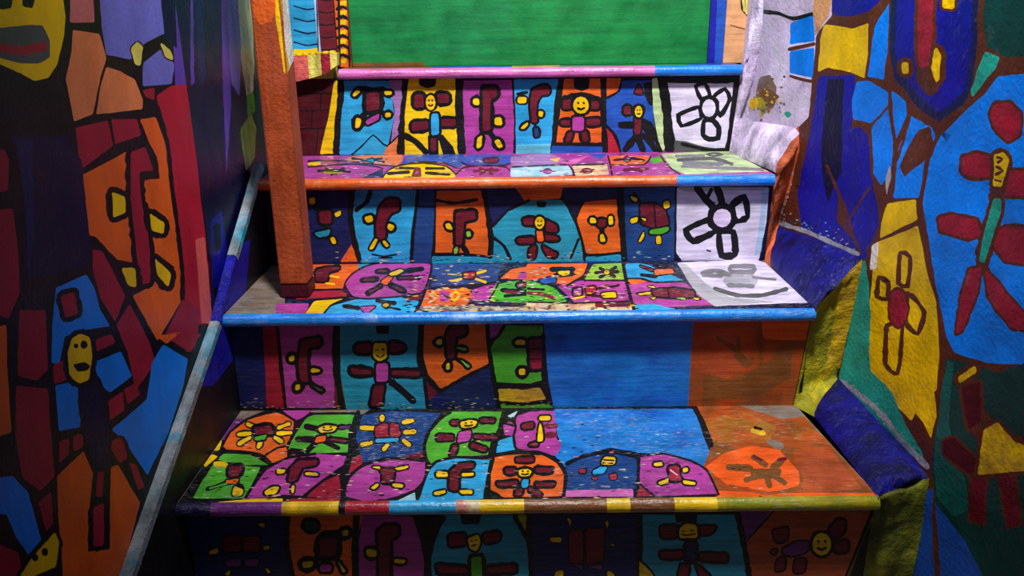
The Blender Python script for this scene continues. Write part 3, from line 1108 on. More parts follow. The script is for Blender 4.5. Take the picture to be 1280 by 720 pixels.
p.F('maroon', [(145, 530), (216, 520), (221, 571), (150, 581)], 10).F('maroon', [(300, 525), (371, 515), (371, 551), (310, 566)], 11)
p.F('maroon', [(95, 663), (226, 675), (226, 697), (100, 697)], 15).F('maroon', [(315, 675), (441, 663), (441, 692), (320, 697)], 15)
p.F('green', [(245, 628), (291, 624), (296, 790), (250, 790)], 15).F('yellow', [(230, 545), (276, 525), (287, 560), (271, 602), (240, 592)], 9)
p.L('black', 6, [(245, 555), (250, 557)]).L('black', 6, [(264, 550), (268, 552)]).L('black', 6, [(248, 578), (266, 572)]).end()
p.fig('red winged figure on navy')
p.F('maroon', [(680, 510), (741, 505), (741, 652), (685, 652)], 7).F('maroon', [(755, 505), (836, 500), (831, 642), (760, 657)], 7)
p.F('purple', [(695, 657), (741, 667), (736, 684)], 6).F('purple', [(760, 667), (831, 662), (821, 684)], 6)
for q in ([(595, 540), (646, 540), (646, 563), (600, 559)], [(860, 568), (882, 570), (880, 582)], [(620, 690), (656, 685), (651, 730), (615, 730)],
          [(850, 685), (881, 700), (881, 730), (850, 730)], [(670, 452), (691, 460), (686, 492)], [(840, 470), (856, 465), (851, 502)]):
    p.F('ochre', q, 4)
p.end()
p.T('J')
p.P('ochre', [(-2, 645), (62, 712), (90, 860), (-2, 860)])
p.P('purple', [(440, 405), (606, 405), (480, 546), (452, 530)])
p.P('rust2', [(600, 400), (1130, 400), (1080, 520), (1050, 620), (1050, 900), (500, 900), (472, 560)])
p.L('black', 22, [(428, 405), (460, 560), (486, 720), (490, 860)]).L('black', 8, [(610, 405), (480, 548)]).L('black', 8, [(0, 640), (62, 705), (92, 860)])
p.fig('yellow-faced figure with a navy body on blue')
p.P('black', [(148, 410), (258, 410), (252, 472), (160, 476)])
p.F('maroon', [(90, 490), (161, 485), (161, 541), (95, 541)], 9).F('maroon', [(260, 490), (341, 490), (311, 526), (265, 531)], 9)
p.F('maroon', [(90, 605), (186, 600), (186, 631), (95, 631)], 11).F('maroon', [(265, 610), (386, 615), (386, 646), (270, 641)], 11)
p.F('maroon', [(180, 660), (216, 665), (200, 780), (165, 780)], 11).F('maroon', [(250, 660), (312, 715), (300, 780), (275, 740)], 11)
p.F('navy', [(205, 568), (246, 564), (246, 642), (205, 642)], 14).F('yellow', [(175, 500), (205, 478), (251, 484), (257, 541), (175, 543)], 11)
p.L('black', 6, [(190, 512), (198, 512)]).L('black', 6, [(225, 508), (235, 510)]).L('black', 6, [(185, 526), (210, 530), (245, 524)]).end()
p.fig('yellow-faced flower figure with red petals on orange')
p.F('maroon', [(840, 510), (880, 458), (912, 464), (907, 510), (870, 546)], 11).F('maroon', [(865, 570), (922, 553), (922, 602), (870, 607)], 11)
p.F('maroon', [(588, 510), (656, 493), (656, 551), (610, 566)], 8).F('maroon', [(610, 638), (646, 624), (641, 682), (603, 692)], 8)
p.F('maroon', [(690, 638), (737, 634), (731, 692), (684, 697)], 8).F('maroon', [(578, 602), (611, 590), (600, 617)], 8)
p.F('purple', [(636, 590), (700, 558), (752, 558), (742, 602), (690, 622), (638, 612)], 9).face(808, 570, 42, 50, 13).end()
p.build()


# ---------------- landing tread (top)
p = tread_paint(3, tread_region(3), 'darkgreen')
p.T('X')
p.P('brown', [(420, 78), (540, 78), (540, 86), (420, 86)]).P('cobalt', [(540, 76), (640, 76), (640, 86), (540, 86)])
p.P('olive', [(640, 76), (700, 76), (700, 86), (640, 86)]).P('deepgreen', [(700, 74), (860, 74), (860, 86), (700, 86)]).P('cobalt', [(860, 72), (940, 72), (940, 86), (860, 86)])
p.P('navy2', [(300, 76), (420, 76), (420, 86), (300, 88)])
p.build()

# ---------------- third tread
p = tread_paint(2, tread_region(2), 'magenta')
p.T('A')
p.P('magenta', [(60, 490), (330, 486), (270, 522), (60, 522)]).P('yellow', [(100, 537), (150, 525), (167, 540), (108, 552)])
p.P('magenta', [(60, 555), (330, 540), (472, 560), (380, 608), (60, 612)])
p.P('peach', [(268, 525), (330, 500), (565, 486), (575, 520), (540, 552), (430, 540), (360, 535)])
p.P('navy', [(380, 608), (474, 568), (474, 615), (380, 615)])
p.P('cobalt', [(568, 540), (590, 492), (720, 488), (875, 490), (895, 540), (842, 562), (780, 535), (650, 528)])
p.P('cobalt', [(870, 530), (900, 492), (1126, 492), (1134, 530), (1080, 547), (900, 547)])
p.P('yellow', [(470, 615), (500, 570), (560, 545), (680, 534), (790, 550), (838, 590), (830, 615)])
p.P('magenta', [(838, 592), (880, 555), (1000, 544), (1092, 555), (1128, 595), (1100, 615), (860, 615)])
p.P('mauve', [(1130, 520), (1300, 488), (1300, 548), (1150, 552)]).P('palecyan', [(1138, 560), (1300, 548), (1300, 612), (1130, 612)])
p.L('black', 5, [(470, 612), (500, 572), (560, 546), (680, 535), (790, 551), (838, 590)]).L('black', 5, [(838, 594), (880, 557), (1000, 546), (1092, 557), (1128, 592)])
p.L('black', 5, [(100, 525), (270, 524), (430, 542), (545, 552)]).L('black', 5, [(100, 555), (330, 540), (475, 562), (385, 606)]).L('black', 5, [(570, 545), (650, 528), (780, 535), (842, 560)]).L('black', 5, [(868, 530), (900, 547), (1080, 547), (1132, 528)])
p.fig('scribbled dark figure on magenta').L('black', 9, [(150, 575), (230, 570), (310, 578)]).L('black', 8, [(190, 560), (240, 590)]).L('black', 8, [(280, 560), (215, 595)]).L('olive', 6, [(180, 582), (270, 585)]).end()
p.fig('flattened dark figure on orange').L('black', 7, [(320, 512), (480, 530)]).L('black', 7, [(350, 528), (470, 512)]).F('teal', [(388, 520), (430, 513), (427, 536)], 4).end()
p.fig('striped figure on yellow').L('black', 10, [(500, 588), (605, 580)]).L('black', 9, [(560, 560), (640, 562)]).L('black', 10, [(690, 585), (805, 592)]).L('black', 9, [(690, 562), (780, 562)]).P('maroon', [(615, 606), (632, 560), (662, 555), (668, 606)]).P('magenta', [(630, 590), (645, 570), (658, 585)]).end()
p.fig('dark red scrawl on blue').F('maroon', [(980, 515), (1052, 511), (1046, 531), (985, 532)], 5).end()
p.fig('dark red scrawl on magenta').L('maroon', 10, [(930, 575), (1050, 570)]).L('maroon', 10, [(960, 562), (1020, 590)]).L('maroon', 9, [(1020, 562), (960, 592)]).end()
p.T('B')
p.P('mauve', [(-5, 505), (190, 488), (262, 518), (200, 547), (-5, 552)]).P('yellow', [(183, 517), (240, 509), (227, 527)]).P('pink', [(238, 532), (384, 498), (312, 542)])
p.P('cobalt', [(375, 488), (475, 488), (442, 517)]).P('palecyan', [(-5, 560), (282, 545), (302, 592), (-5, 606)]).P('cream', [(300, 545), (472, 540), (484, 592), (320, 600)])
p.P('orange', [(480, 508), (540, 495), (692, 500), (662, 541), (490, 542)]).P('green', [(690, 516), (740, 503), (758, 526), (700, 537)])
p.P('magenta', [(485, 562), (620, 545), (742, 545), (834, 592), (500, 602)])
p.P('palegreen', [(752, 490), (1110, 470), (1260, 555), (1320, 575), (862, 590), (800, 560)])
p.L('black', 6, [(480, 500), (492, 545), (500, 600)]).L('black', 5, [(490, 544), (662, 543), (694, 502)]).L('black', 5, [(742, 500), (780, 550), (840, 592)]).L('black', 5, [(0, 555), (282, 545), (310, 598)]).L('black', 5, [(300, 545), (478, 540)])
p.fig('small flower on pale blue').E('magenta', 178, 576, 20, 10, 3).L('magenta', 6, [(140, 576), (215, 577)]).end()
p.fig('red blot on cream').E('red', 375, 574, 24, 10, 3).L('maroon', 5, [(340, 580), (410, 568)]).end()
p.fig('dark figure on orange').L('black', 8, [(510, 520), (600, 512), (660, 522)]).E('maroon', 575, 516, 16, 9, 4).end()
p.fig('dark figure on magenta').L('maroon', 10, [(560, 570), (680, 565)]).L('maroon', 8, [(590, 558), (650, 580)]).end()
p.fig('smudged grey figure on pale green')
p.L('greydark', 12, [(830, 520), (1000, 512), (1100, 540)]).L('grey', 10, [(850, 552), (1050, 560), (1255, 567)]).L('grey', 9, [(820, 500), (960, 498)]).L('greydark', 7, [(970, 492), (1010, 485), (1055, 492), (1010, 500)], True).L('grey', 14, [(860, 535), (1050, 540)]).end()
p.scuffs(11, 170, ((385, 193), (830, 190), (850, 221), (385, 224)), ['cream', 'palegrey', 'black', 'lightpink', 'umber'], 0.7, 5, 0.7, 'worn flecks on the third tread')
p.build()

# ---------------- second tread
p = tread_paint(1, tread_region(1), 'navydeep')
p.T('X').P('greywood', [(280, 396), (318, 330), (352, 328), (356, 380), (340, 396)])
p.T('C')
p.P('magenta', [(-60, 640), (104, 638), (88, 692), (-60, 700)])
p.P('orange', [(60, 424), (348, 424), (354, 460), (292, 510), (270, 568), (60, 572)])
p.P('crimson', [(40, 578), (290, 570), (302, 602), (40, 616)])
p.P('yellow', [(86, 692), (130, 630), (190, 614), (288, 614), (210, 646), (168, 692)])
p.P('teal', [(350, 428), (470, 428), (400, 448), (355, 462)])
p.P('magenta', [(283, 540), (320, 490), (390, 450), (480, 430), (712, 430), (702, 520), (672, 582), (560, 602), (400, 614), (320, 602)])
p.P('cyan', [(176, 696), (220, 650), (330, 620), (560, 606), (600, 620), (654, 625), (622, 690), (600, 698)])
p.P('maroon', [(590, 606), (672, 588), (662, 616), (610, 622)])
p.P('navy2', [(722, 438), (1064, 442), (1042, 532), (950, 542), (718, 557)])
p.P('orange', [(690, 572), (900, 563), (924, 600), (890, 642), (656, 648)])
p.P('magenta', [(920, 570), (1054, 533), (1004, 622), (918, 622)])
p.P('scuff', [(650, 652), (960, 650), (1280, 660), (1280, 700), (620, 700)])
p.P('orange', [(1058, 512), (1110, 465), (1200, 442), (1300, 442), (1300, 482), (1200, 517)])
p.P('green', [(1040, 542), (1150, 520), (1300, 540), (1300, 645), (1000, 622)])
p.L('black', 6, [(283, 540), (320, 490), (390, 450), (480, 432), (712, 436), (702, 520), (672, 582), (560, 602), (400, 614), (320, 602)], True)
p.L('black', 7, [(130, 570), (272, 568), (300, 604), (140, 618)]).L('black', 7, [(290, 615), (212, 648), (175, 694)]).L('black', 7, [(1058, 510), (1112, 464), (1205, 446)]).L('black', 6, [(1050, 535), (1150, 519), (1280, 538)]).L('black', 6, [(716, 560), (950, 543), (1052, 532), (1004, 622)]).L('black', 6, [(625, 690), (660, 646), (690, 572)])
p.fig('red bent figure on orange').F('maroon', [(138, 470), (190, 455), (258, 453), (252, 467), (202, 482), (196, 527), (138, 527)], 8).L('yellow', 6, [(210, 500), (252, 506)]).L('yellow', 6, [(190, 536), (232, 541)]).end()
p.fig('yellow-headed figure with dark limbs on magenta')
p.L('black', 20, [(445, 478), (500, 475)]).L('black', 16, [(570, 478), (672, 464)]).L('black', 20, [(370, 522), (445, 515)]).L('black', 18, [(550, 510), (656, 508)]).L('black', 24, [(462, 550), (400, 586)]).L('black', 24, [(512, 545), (580, 576)])
for a, b in (((455, 476), (490, 475)), ((380, 520), (430, 516)), ((560, 510), (640, 508)), ((450, 560), (410, 580)), ((525, 552), (570, 572))):
    p.L('maroon', 7, [a, b])
p.F('orange', [(460, 530), (500, 500), (527, 505), (490, 547)], 4).F('yellow', [(505, 486), (560, 464), (582, 474), (545, 496), (510, 499)], 5).end()
p.fig('dark figure with a magenta foot on blue').L('black', 14, [(280, 650), (355, 660)]).L('black', 14, [(445, 624), (535, 636)]).F('magenta', [(358, 656), (442, 650), (390, 690)], 4).E('ochre', 490, 646, 16, 10, 6).L('black', 8, [(500, 655), (560, 668)]).end()
p.fig('red star with yellow rays on navy').L('yellow', 8, [(945, 486), (988, 474)]).L('yellow', 8, [(808, 527), (866, 515)]).L('yellow', 8, [(940, 515), (988, 531)]).L('olive', 6, [(800, 490), (866, 495)]).F('crimson', [(875, 484), (937, 479), (932, 511), (880, 514)], 5).end()
p.fig('looping yellow and magenta marks on orange').P('magenta', [(758, 568), (812, 580), (802, 632), (758, 627)]).L('yellow', 7, [(840, 575), (855, 600), (830, 625), (815, 600)], True).L('cream', 6, [(700, 590), (740, 610), (700, 635)]).L('yellow', 6, [(720, 580), (750, 600)]).L('black', 5, [(770, 590), (800, 610)]).end()
p.fig('magenta and red figure on orange arch').P('magenta', [(1140, 512), (1170, 478), (1260, 480), (1220, 515)]).F('maroon', [(1145, 535), (1210, 530), (1212, 552), (1145, 556)], 6).end()
p.fig('dark sprawling figure on green').L('black', 14, [(1070, 570), (1280, 582)]).L('black', 12, [(1085, 600), (1200, 590), (1280, 605)]).L('maroon', 12, [(1090, 578), (1150, 582)]).L('black', 12, [(1200, 560), (1280, 630)]).end()
p.T('D')
p.P('orange', [(-5, 392), (268, 390), (247, 440), (170, 487), (60, 457), (-5, 462)])
p.P('lime', [(290, 392), (422, 388), (432, 457), (250, 462)])
p.P('green', [(-5, 465), (40, 470), (120, 500), (172, 557), (60, 562), (-5, 552)])
p.P('magenta', [(128, 492), (240, 465), (432, 465), (448, 557), (200, 562)])
p.P('cream', [(-5, 562), (455, 558), (470, 600), (-5, 612)])
p.P('maroon', [(300, 563), (452, 558), (456, 580), (300, 584)])
p.P('cyan', [(434, 392), (480, 388), (530, 395), (695, 466), (560, 472), (510, 457), (440, 452)])
p.P('orange', [(440, 460), (500, 461), (534, 470), (460, 482)])
p.P('magenta', [(440, 486), (560, 472), (700, 476), (765, 530), (832, 572), (600, 584), (458, 572)])
p.P('cyan', [(468, 572), (560, 570), (660, 592), (480, 600)])
p.P('white', [(664, 386), (1000, 370), (1052, 385), (1300, 560), (1000, 570), (832, 576), (742, 512)])
p.P('palegrey', [(664, 386), (700, 392), (790, 480), (900, 540), (1100, 560), (830, 578), (742, 512)])
p.L('black', 10, [(422, 388), (440, 480), (472, 595)]).L('black', 5, [(434, 455), (510, 456), (560, 472), (695, 468)]).L('black', 6, [(250, 464), (430, 464)]).L('black', 6, [(40, 470), (128, 494), (200, 562)]).L('black', 6, [(268, 392), (247, 442), (172, 488)]).L('black', 5, [(0, 560), (200, 564), (450, 557)])
p.fig('small yellow face on orange').L('black', 16, [(105, 415), (200, 415)]).L('black', 12, [(120, 440), (200, 435)]).F('yellow', [(130, 424), (186, 420), (181, 441), (140, 442)], 5).F('cobalt', [(45, 462), (120, 445), (126, 470), (70, 480)], 4).end()
p.fig('dark star on lime').L('black', 10, [(300, 430), (400, 425)]).L('black', 10, [(320, 410), (385, 445)]).L('black', 10, [(390, 405), (320, 450)]).E('yellow', 350, 428, 12, 10, 3).end()
p.fig('dark marks on green').L('maroon', 10, [(0, 520), (60, 525), (120, 545)]).L('black', 8, [(0, 500), (70, 505)]).end()
p.fig('looped figure with a yellow block on magenta').F('yellow', [(325, 520), (390, 515), (393, 541), (328, 541)], 5).F('crimson', [(255, 495), (300, 488), (300, 520), (260, 525)], 5).L('black', 7, [(200, 500), (240, 495), (240, 530), (200, 535)], True).L('black', 7, [(310, 500), (400, 488)]).L('yellow', 5, [(205, 545), (250, 535)]).L('black', 6, [(260, 530), (330, 535)]).end()
p.fig('orange torso figure on blue').L('black', 12, [(500, 400), (555, 420)]).L('black', 12, [(505, 440), (570, 446)]).L('black', 10, [(650, 420), (668, 446)]).L('maroon', 6, [(505, 402), (550, 418)]).F('orange', [(560, 415), (640, 411), (652, 430), (565, 441)], 4).end()
p.fig('red long-bodied figure with yellow feet on magenta').L('black', 9, [(485, 522), (560, 515)]).L('black', 9, [(720, 515), (765, 548)]).F('maroon', [(550, 505), (650, 500), (737, 510), (742, 536), (650, 541), (560, 532)], 6).L('black', 5, [(620, 502), (628, 540)]).F('yellow', [(490, 521), (545, 515), (545, 526), (495, 529)], 3).F('yellow', [(528, 490), (560, 488), (566, 499)], 3).F('lime', [(650, 541), (700, 540), (700, 551)], 3).F('yellow', [(540, 540), (570, 538), (560, 552)], 3).F('yellow', [(730, 540), (765, 545), (750, 553)], 3).end()
p.fig('smudged grey flower on white')
p.L('grey', 15, [(900, 402), (1002, 402), (998, 426), (905, 426)], True).L('palegrey', 34, [(890, 465), (1000, 465)]).L('grey', 14, [(775, 432), (830, 420), (895, 440)]).L('grey', 12, [(780, 440), (860, 445)]).L('grey', 12, [(890, 485), (1000, 490)]).L('greydark', 12, [(830, 500), (930, 530), (1040, 530), (1150, 502)]).L('grey', 8, [(1000, 450), (1100, 460)]).end()
p.scuffs(12, 420, ((520, 332), (770, 330), (800, 390), (500, 391)), ['cream', 'black', 'palegrey', 'umber', 'yellow', 'black'], 0.6, 5, 1.0, 'worn flecks on the second tread')
p.build()

# ---------------- lowest tread
p = tread_paint(0, tread_region(0), 'black')
p.T('E')
p.P('greywood', [(225, 440), (470, 440), (300, 512), (212, 562)]).P('purple', [(175, 602), (240, 512), (302, 510), (215, 602)])
p.P('greywood', [(470, 440), (900, 440), (830, 490), (600, 480)])
p.P('magenta', [(460, 462), (610, 470), (565, 502), (530, 518)])
p.P('orange', [(208, 627), (240, 570), (320, 510), (450, 478), (532, 520), (522, 570), (492, 640), (492, 692), (420, 704), (370, 667), (230, 652)])
p.P('green', [(498, 622), (530, 570), (570, 510), (610, 488), (802, 486), (802, 520), (772, 580), (772, 662), (600, 667), (495, 642)])
p.P('navy2', [(830, 496), (960, 476), (1175, 486), (1132, 560), (1107, 652), (1000, 682), (830, 704), (800, 590)])
p.P('maroon', [(980, 690), (1100, 652), (1096, 684)])
p.L('black', 7, [(208, 627), (240, 570), (320, 510), (450, 478), (532, 520)]).L('black', 8, [(530, 520), (522, 570), (495, 640)]).L('black', 9, [(230, 652), (370, 667), (420, 704)]).L('black', 7, [(400, 670), (450, 640), (490, 632)]).L('black', 8, [(498, 622), (530, 570), (570, 510), (610, 488), (802, 486)]).L('black', 14, [(810, 480), (775, 580), (775, 690)]).L('black', 6, [(600, 668), (770, 664)])
p.fig('round dark insect with yellow legs on orange')
p.limbs('yellow', 11, (((278, 580), (330, 575)), ((280, 622), (328, 594)), ((366, 636), (378, 610)), ((440, 594), (470, 612)), ((452, 575), (510, 572)), ((456, 550), (502, 532)), ((318, 534), (352, 548))), 5)
p.F('maroon', [(345, 550), (420, 538), (434, 576), (356, 584)], 11).F('green', [(350, 590), (406, 580), (392, 606), (350, 607)], 5).end()
p.fig('smiling yellow face with an orange body on green')
p.L('black', 20, [(580, 545), (630, 555)]).L('black', 18, [(720, 548), (775, 545)]).L('black', 18, [(540, 600), (612, 603)]).L('black', 20, [(680, 600), (762, 610)]).L('black', 18, [(620, 618), (585, 652)]).L('black', 16, [(660, 612), (720, 640)]).L('black', 14, [(510, 650), (560, 655)])
p.L('purple', 7, [(730, 548), (768, 546)]).L('maroon', 7, [(690, 602), (750, 609)])
p.F('yellow', [(632, 551), (670, 538), (718, 544), (702, 566), (640, 572)], 7).L('black', 5, [(655, 549), (660, 549)]).L('black', 5, [(685, 547), (690, 547)]).L('black', 5, [(655, 560), (675, 564), (695, 557)]).F('orange', [(625, 590), (668, 584), (662, 611), (615, 616)], 5).end()
p.fig('red beetle with yellow legs on navy')
p.limbs('yellow', 13, (((825, 550), (880, 552)), ((1012, 526), (1050, 518)), ((1018, 570), (1060, 567)), ((826, 626), (866, 616)), ((924, 646), (940, 626)), ((1012, 608), (1036, 626)), ((916, 500), (916, 514))), 4)
p.F('crimson', [(885, 550), (920, 528), (946, 534), (946, 591), (885, 592)], 5).F('crimson', [(951, 530), (986, 534), (1001, 586), (951, 591)], 5).F('cyan', [(885, 600), (991, 595), (986, 611), (890, 616)], 5).end()
p.T('F')
p.P('green', [(108, 592), (130, 530), (180, 470), (222, 444), (454, 444), (442, 500), (417, 570), (400, 637), (250, 652), (150, 684), (113, 652)])
p.P('cyan', [(438, 572), (500, 555), (514, 617), (428, 634)]).P('magenta', [(460, 500), (490, 488), (517, 510), (502, 547), (465, 547)]).P('palecyan', [(478, 462), (524, 440), (500, 472)])
p.P('magenta', [(520, 462), (580, 444), (690, 440), (692, 560), (725, 600), (692, 644), (590, 622), (520, 602), (510, 540)])
p.P('field', [(684, 432), (1310, 432), (1350, 560), (1385, 640), (1350, 690), (1240, 640), (1060, 622), (930, 600), (800, 640), (735, 690), (690, 640), (720, 600), (700, 540)])
p.L('black', 12, [(222, 446), (180, 470), (130, 530), (108, 592), (115, 655), (140, 690)]).L('black', 14, [(462, 445), (442, 520), (415, 580), (400, 640)]).L('black', 7, [(462, 495), (515, 510), (505, 548), (515, 610), (590, 624), (690, 646)]).L('black', 7, [(500, 470), (515, 505)]).L('black', 6, [(150, 684), (250, 652), (400, 638)])
p.fig('smiling figure with a magenta body on green')
p.F('maroon', [(228, 484), (262, 482), (257, 502), (228, 502)], 7).F('maroon', [(355, 475), (422, 474), (417, 491), (360, 491)], 7).F('maroon', [(163, 545), (237, 545), (237, 571), (163, 571)], 7)
p.F('maroon', [(330, 545), (434, 550), (434, 567), (330, 562)], 7).F('maroon', [(235, 590), (257, 595), (241, 638), (220, 638)], 8).F('maroon', [(320, 580), (388, 605), (377, 622), (310, 601)], 8)
p.F('magenta', [(260, 535), (317, 525), (312, 571), (254, 582)], 5).F('yellow', [(265, 490), (310, 479), (347, 485), (332, 511), (275, 517)], 7).L('black', 5, [(290, 493), (295, 493)]).L('black', 5, [(315, 490), (320, 490)]).L('black', 5, [(288, 504), (305, 507), (322, 502)]).end()
p.fig('yellow-bodied figure on magenta')
p.F('maroon', [(540, 500), (592, 490), (592, 516), (545, 522)], 7).F('maroon', [(568, 592), (612, 574), (612, 598)], 7).L('maroon', 16, [(650, 508), (692, 506)]).L('maroon', 16, [(650, 548), (692, 546)])
p.F('yellow', [(620, 464), (667, 461), (667, 481), (620, 482)], 6).F('yellow', [(614, 520), (623, 488), (634, 520), (637, 572), (611, 577)], 6).end()
p.T('G')
p.P('rust', [(296, 318), (645, 305), (960, 660), (380, 650), (330, 540), (357, 470)])
p.P('goldbrown', [(318, 375), (480, 345), (585, 400), (552, 452), (370, 452)]).P('greywood', [(440, 318), (640, 306), (690, 360), (600, 370)]).P('rust2', [(640, 480), (760, 465), (880, 612), (680, 624)]).P('goldbrown', [(690, 400), (740, 420), (770, 460), (640, 440)])
p.P('redorange', [(338, 537), (400, 490), (500, 464), (602, 480), (664, 550), (664, 602), (560, 628), (420, 602)])
p.P('redorange', [(380, 620), (560, 628), (920, 628), (940, 655), (380, 655)])
p.L('black', 12, [(300, 330), (335, 400), (357, 462)]).L('rust', 7, [(420, 602), (560, 628), (664, 602), (664, 550), (602, 480)])
p.fig('faded brown figure on an orange oval')
p.L('brown', 16, [(418, 537), (492, 541)]).L('brown', 16, [(505, 503), (545, 528)]).L('brown', 16, [(602, 513), (570, 542)]).P('brown', [(488, 543), (602, 543), (592, 577), (500, 577)]).L('brown', 14, [(560, 602), (550, 575)]).L('brown', 14, [(612, 592), (580, 570)]).L('brown', 14, [(478, 582), (512, 570)]).L('maroon', 8, [(505, 500), (530, 512)]).L('maroon', 8, [(590, 512), (615, 508)]).end()
p.fig('faded ochre marks', 'painted_smudge').L('ochre', 10, [(500, 410), (540, 420)]).L('black', 7, [(508, 400), (530, 405)]).L('greywood', 14, [(560, 450), (600, 465)]).L('rust2', 10, [(700, 480), (720, 540), (760, 590)]).end()
p.T('H')
p.P('yellow', [(148, 110), (204, 108), (192, 152), (142, 152)]).P('yellow', [(118, 202), (160, 170), (184, 180), (130, 228)])
p.P('green', [(183, 192), (210, 163), (330, 168), (418, 216), (320, 217), (240, 206)])
p.P('green', [(72, 358), (110, 290), (160, 213), (374, 228), (352, 272), (302, 364), (90, 366)]).P('yellow', [(168, 205), (227, 204), (232, 227), (168, 224)])
p.P('magenta', [(308, 364), (350, 300), (400, 235), (500, 185), (620, 168), (762, 180), (757, 217), (650, 290), (570, 354), (480, 348), (400, 364)])
p.P('crimson', [(583, 358), (640, 300), (722, 263), (734, 352), (700, 364)]).P('yellow', [(186, 382), (330, 370), (474, 368), (468, 388), (250, 394)]).P('red', [(508, 370), (734, 365), (742, 396), (510, 398)])
p.P('crimson', [(768, 200), (820, 173), (832, 205), (792, 242), (758, 262)])
p.P('magenta', [(748, 332), (770, 270), (830, 220), (950, 188), (1104, 198), (1104, 290), (1062, 332), (950, 372), (830, 382), (753, 362)])
p.P('palecyan', [(980, 378), (1062, 340), (1066, 382)])
p.L('black', 7, [(183, 192), (210, 163), (330, 168), (418, 216)]).L('black', 8, [(72, 358), (110, 290), (160, 213)]).L('black', 8, [(308, 364), (350, 300), (400, 235), (500, 185), (620, 168)]).L('black', 9, [(757, 217), (650, 290), (570, 354)]).L('black', 9, [(748, 332), (770, 270), (830, 220), (950, 188), (1104, 198)]).L('black', 9, [(753, 362), (830, 382), (950, 372), (1062, 332), (1104, 290)]).L('black', 18, [(770, 180), (742, 300), (745, 385)])
p.fig('red figure with an orange belt on green').L('black', 14, [(230, 295), (140, 325)]).L('black', 16, [(270, 298), (295, 322)]).F('maroon', [(235, 225), (297, 220), (282, 267), (233, 271)], 9).F('orange', [(220, 285), (281, 279), (271, 297), (225, 301)], 5).L('green', 6, [(225, 300), (150, 322)]).F('yellow', [(258, 310), (302, 330), (292, 354), (248, 354)], 5).end()
p.fig('bent red figure with yellow paws on magenta').F('maroon', [(508, 235), (540, 199), (628, 194), (624, 217), (560, 226), (531, 287), (498, 292)], 9).F('yellow', [(448, 240), (486, 237), (481, 254), (448, 257)], 6).F('yellow', [(574, 249), (632, 255), (632, 267), (574, 263)], 6).F('yellow', [(393, 336), (430, 314), (462, 314), (441, 347), (398, 352)], 7).F('yellow', [(514, 309), (527, 309), (523, 342), (511, 342)], 6).end()
p.fig('red spool-shaped figure on magenta').F('maroon', [(903, 234), (972, 234), (966, 270), (962, 297), (913, 297), (919, 266)], 7).F('yellow', [(868, 225), (907, 224), (905, 237)], 6).F('yellow', [(970, 232), (1032, 219), (1032, 231), (985, 242)], 5).F('yellow', [(863, 321), (895, 299), (902, 310), (880, 327)], 6).F('yellow', [(960, 299), (1012, 304), (1006, 320), (965, 314)], 6).L('black', 5, [(905, 352), (922, 352)]).end()
p.T('I')
p.P('cyan', [(5, 380), (50, 250), (90, 203), (180, 183), (342, 190), (322, 270), (306, 374), (30, 392)])
p.P('orange', [(333, 302), (338, 178), (440, 163), (560, 168), (632, 204), (664, 260), (654, 354), (400, 364), (334, 332)])
p.P('navy2', [(664, 302), (668, 214), (740, 180), (860, 158), (988, 183), (984, 322), (800, 328), (664, 328)])
p.P('pink', [(658, 332), (964, 325), (964, 362), (662, 362)])
p.P('magenta', [(994, 180), (1100, 168), (1220, 200), (1290, 240), (1340, 345), (1060, 362), (994, 300)])
p.P('crimson', [(990, 300), (1062, 358), (985, 366)])
p.L('black', 9, [(5, 380), (50, 250), (90, 203), (180, 183), (342, 190)]).L('black', 12, [(342, 180), (322, 270), (306, 376)]).L('black', 12, [(338, 176), (440, 161), (560, 166), (632, 203), (666, 262), (656, 356)]).L('black', 12, [(668, 214), (740, 180), (860, 158), (988, 183)]).L('black', 10, [(990, 180), (986, 325)]).L('black', 7, [(1000, 178), (1100, 167), (1220, 199), (1292, 240), (1345, 348)]).L('black', 6, [(0, 392), (400, 366), (1000, 362), (1340, 350)]).L('black', 7, [(990, 298), (1062, 358)]).L('black', 12, [(318, 330), (370, 358)])
p.fig('hook-shaped red figure on light blue').F('maroon', [(148, 327), (150, 250), (185, 214), (258, 209), (253, 229), (202, 236), (187, 270), (187, 332)], 9).F('yellow', [(90, 249), (141, 247), (141, 271), (90, 271)], 7).F('yellow', [(203, 255), (257, 251), (257, 266), (203, 269)], 6).F('yellow', [(78, 340), (131, 327), (131, 343), (84, 353)], 6).F('yellow', [(193, 330), (252, 330), (250, 346), (198, 346)], 6).end()
p.fig('yellow-faced figure with a blue body on orange')
p.F('maroon', [(444, 185), (522, 182), (522, 203), (444, 206)], 7).F('maroon', [(395, 234), (441, 231), (441, 256), (400, 257)], 9).F('maroon', [(530, 231), (607, 231), (602, 251), (535, 251)], 9).F('maroon', [(358, 295), (451, 289), (451, 311), (365, 311)], 8).F('maroon', [(530, 299), (617, 294), (612, 311), (535, 313)], 8).F('maroon', [(445, 326), (476, 320), (466, 352), (438, 354)], 8).F('maroon', [(505, 315), (562, 350), (530, 354), (500, 331)], 8)
p.F('cyan', [(470, 285), (502, 277), (497, 316), (470, 319)], 5).F('yellow', [(455, 240), (490, 234), (517, 245), (502, 269), (460, 266)], 9).L('black', 5, [(472, 246), (477, 246)]).L('black', 5, [(495, 246), (500, 246)]).L('black', 5, [(470, 258), (485, 261), (500, 256)]).end()
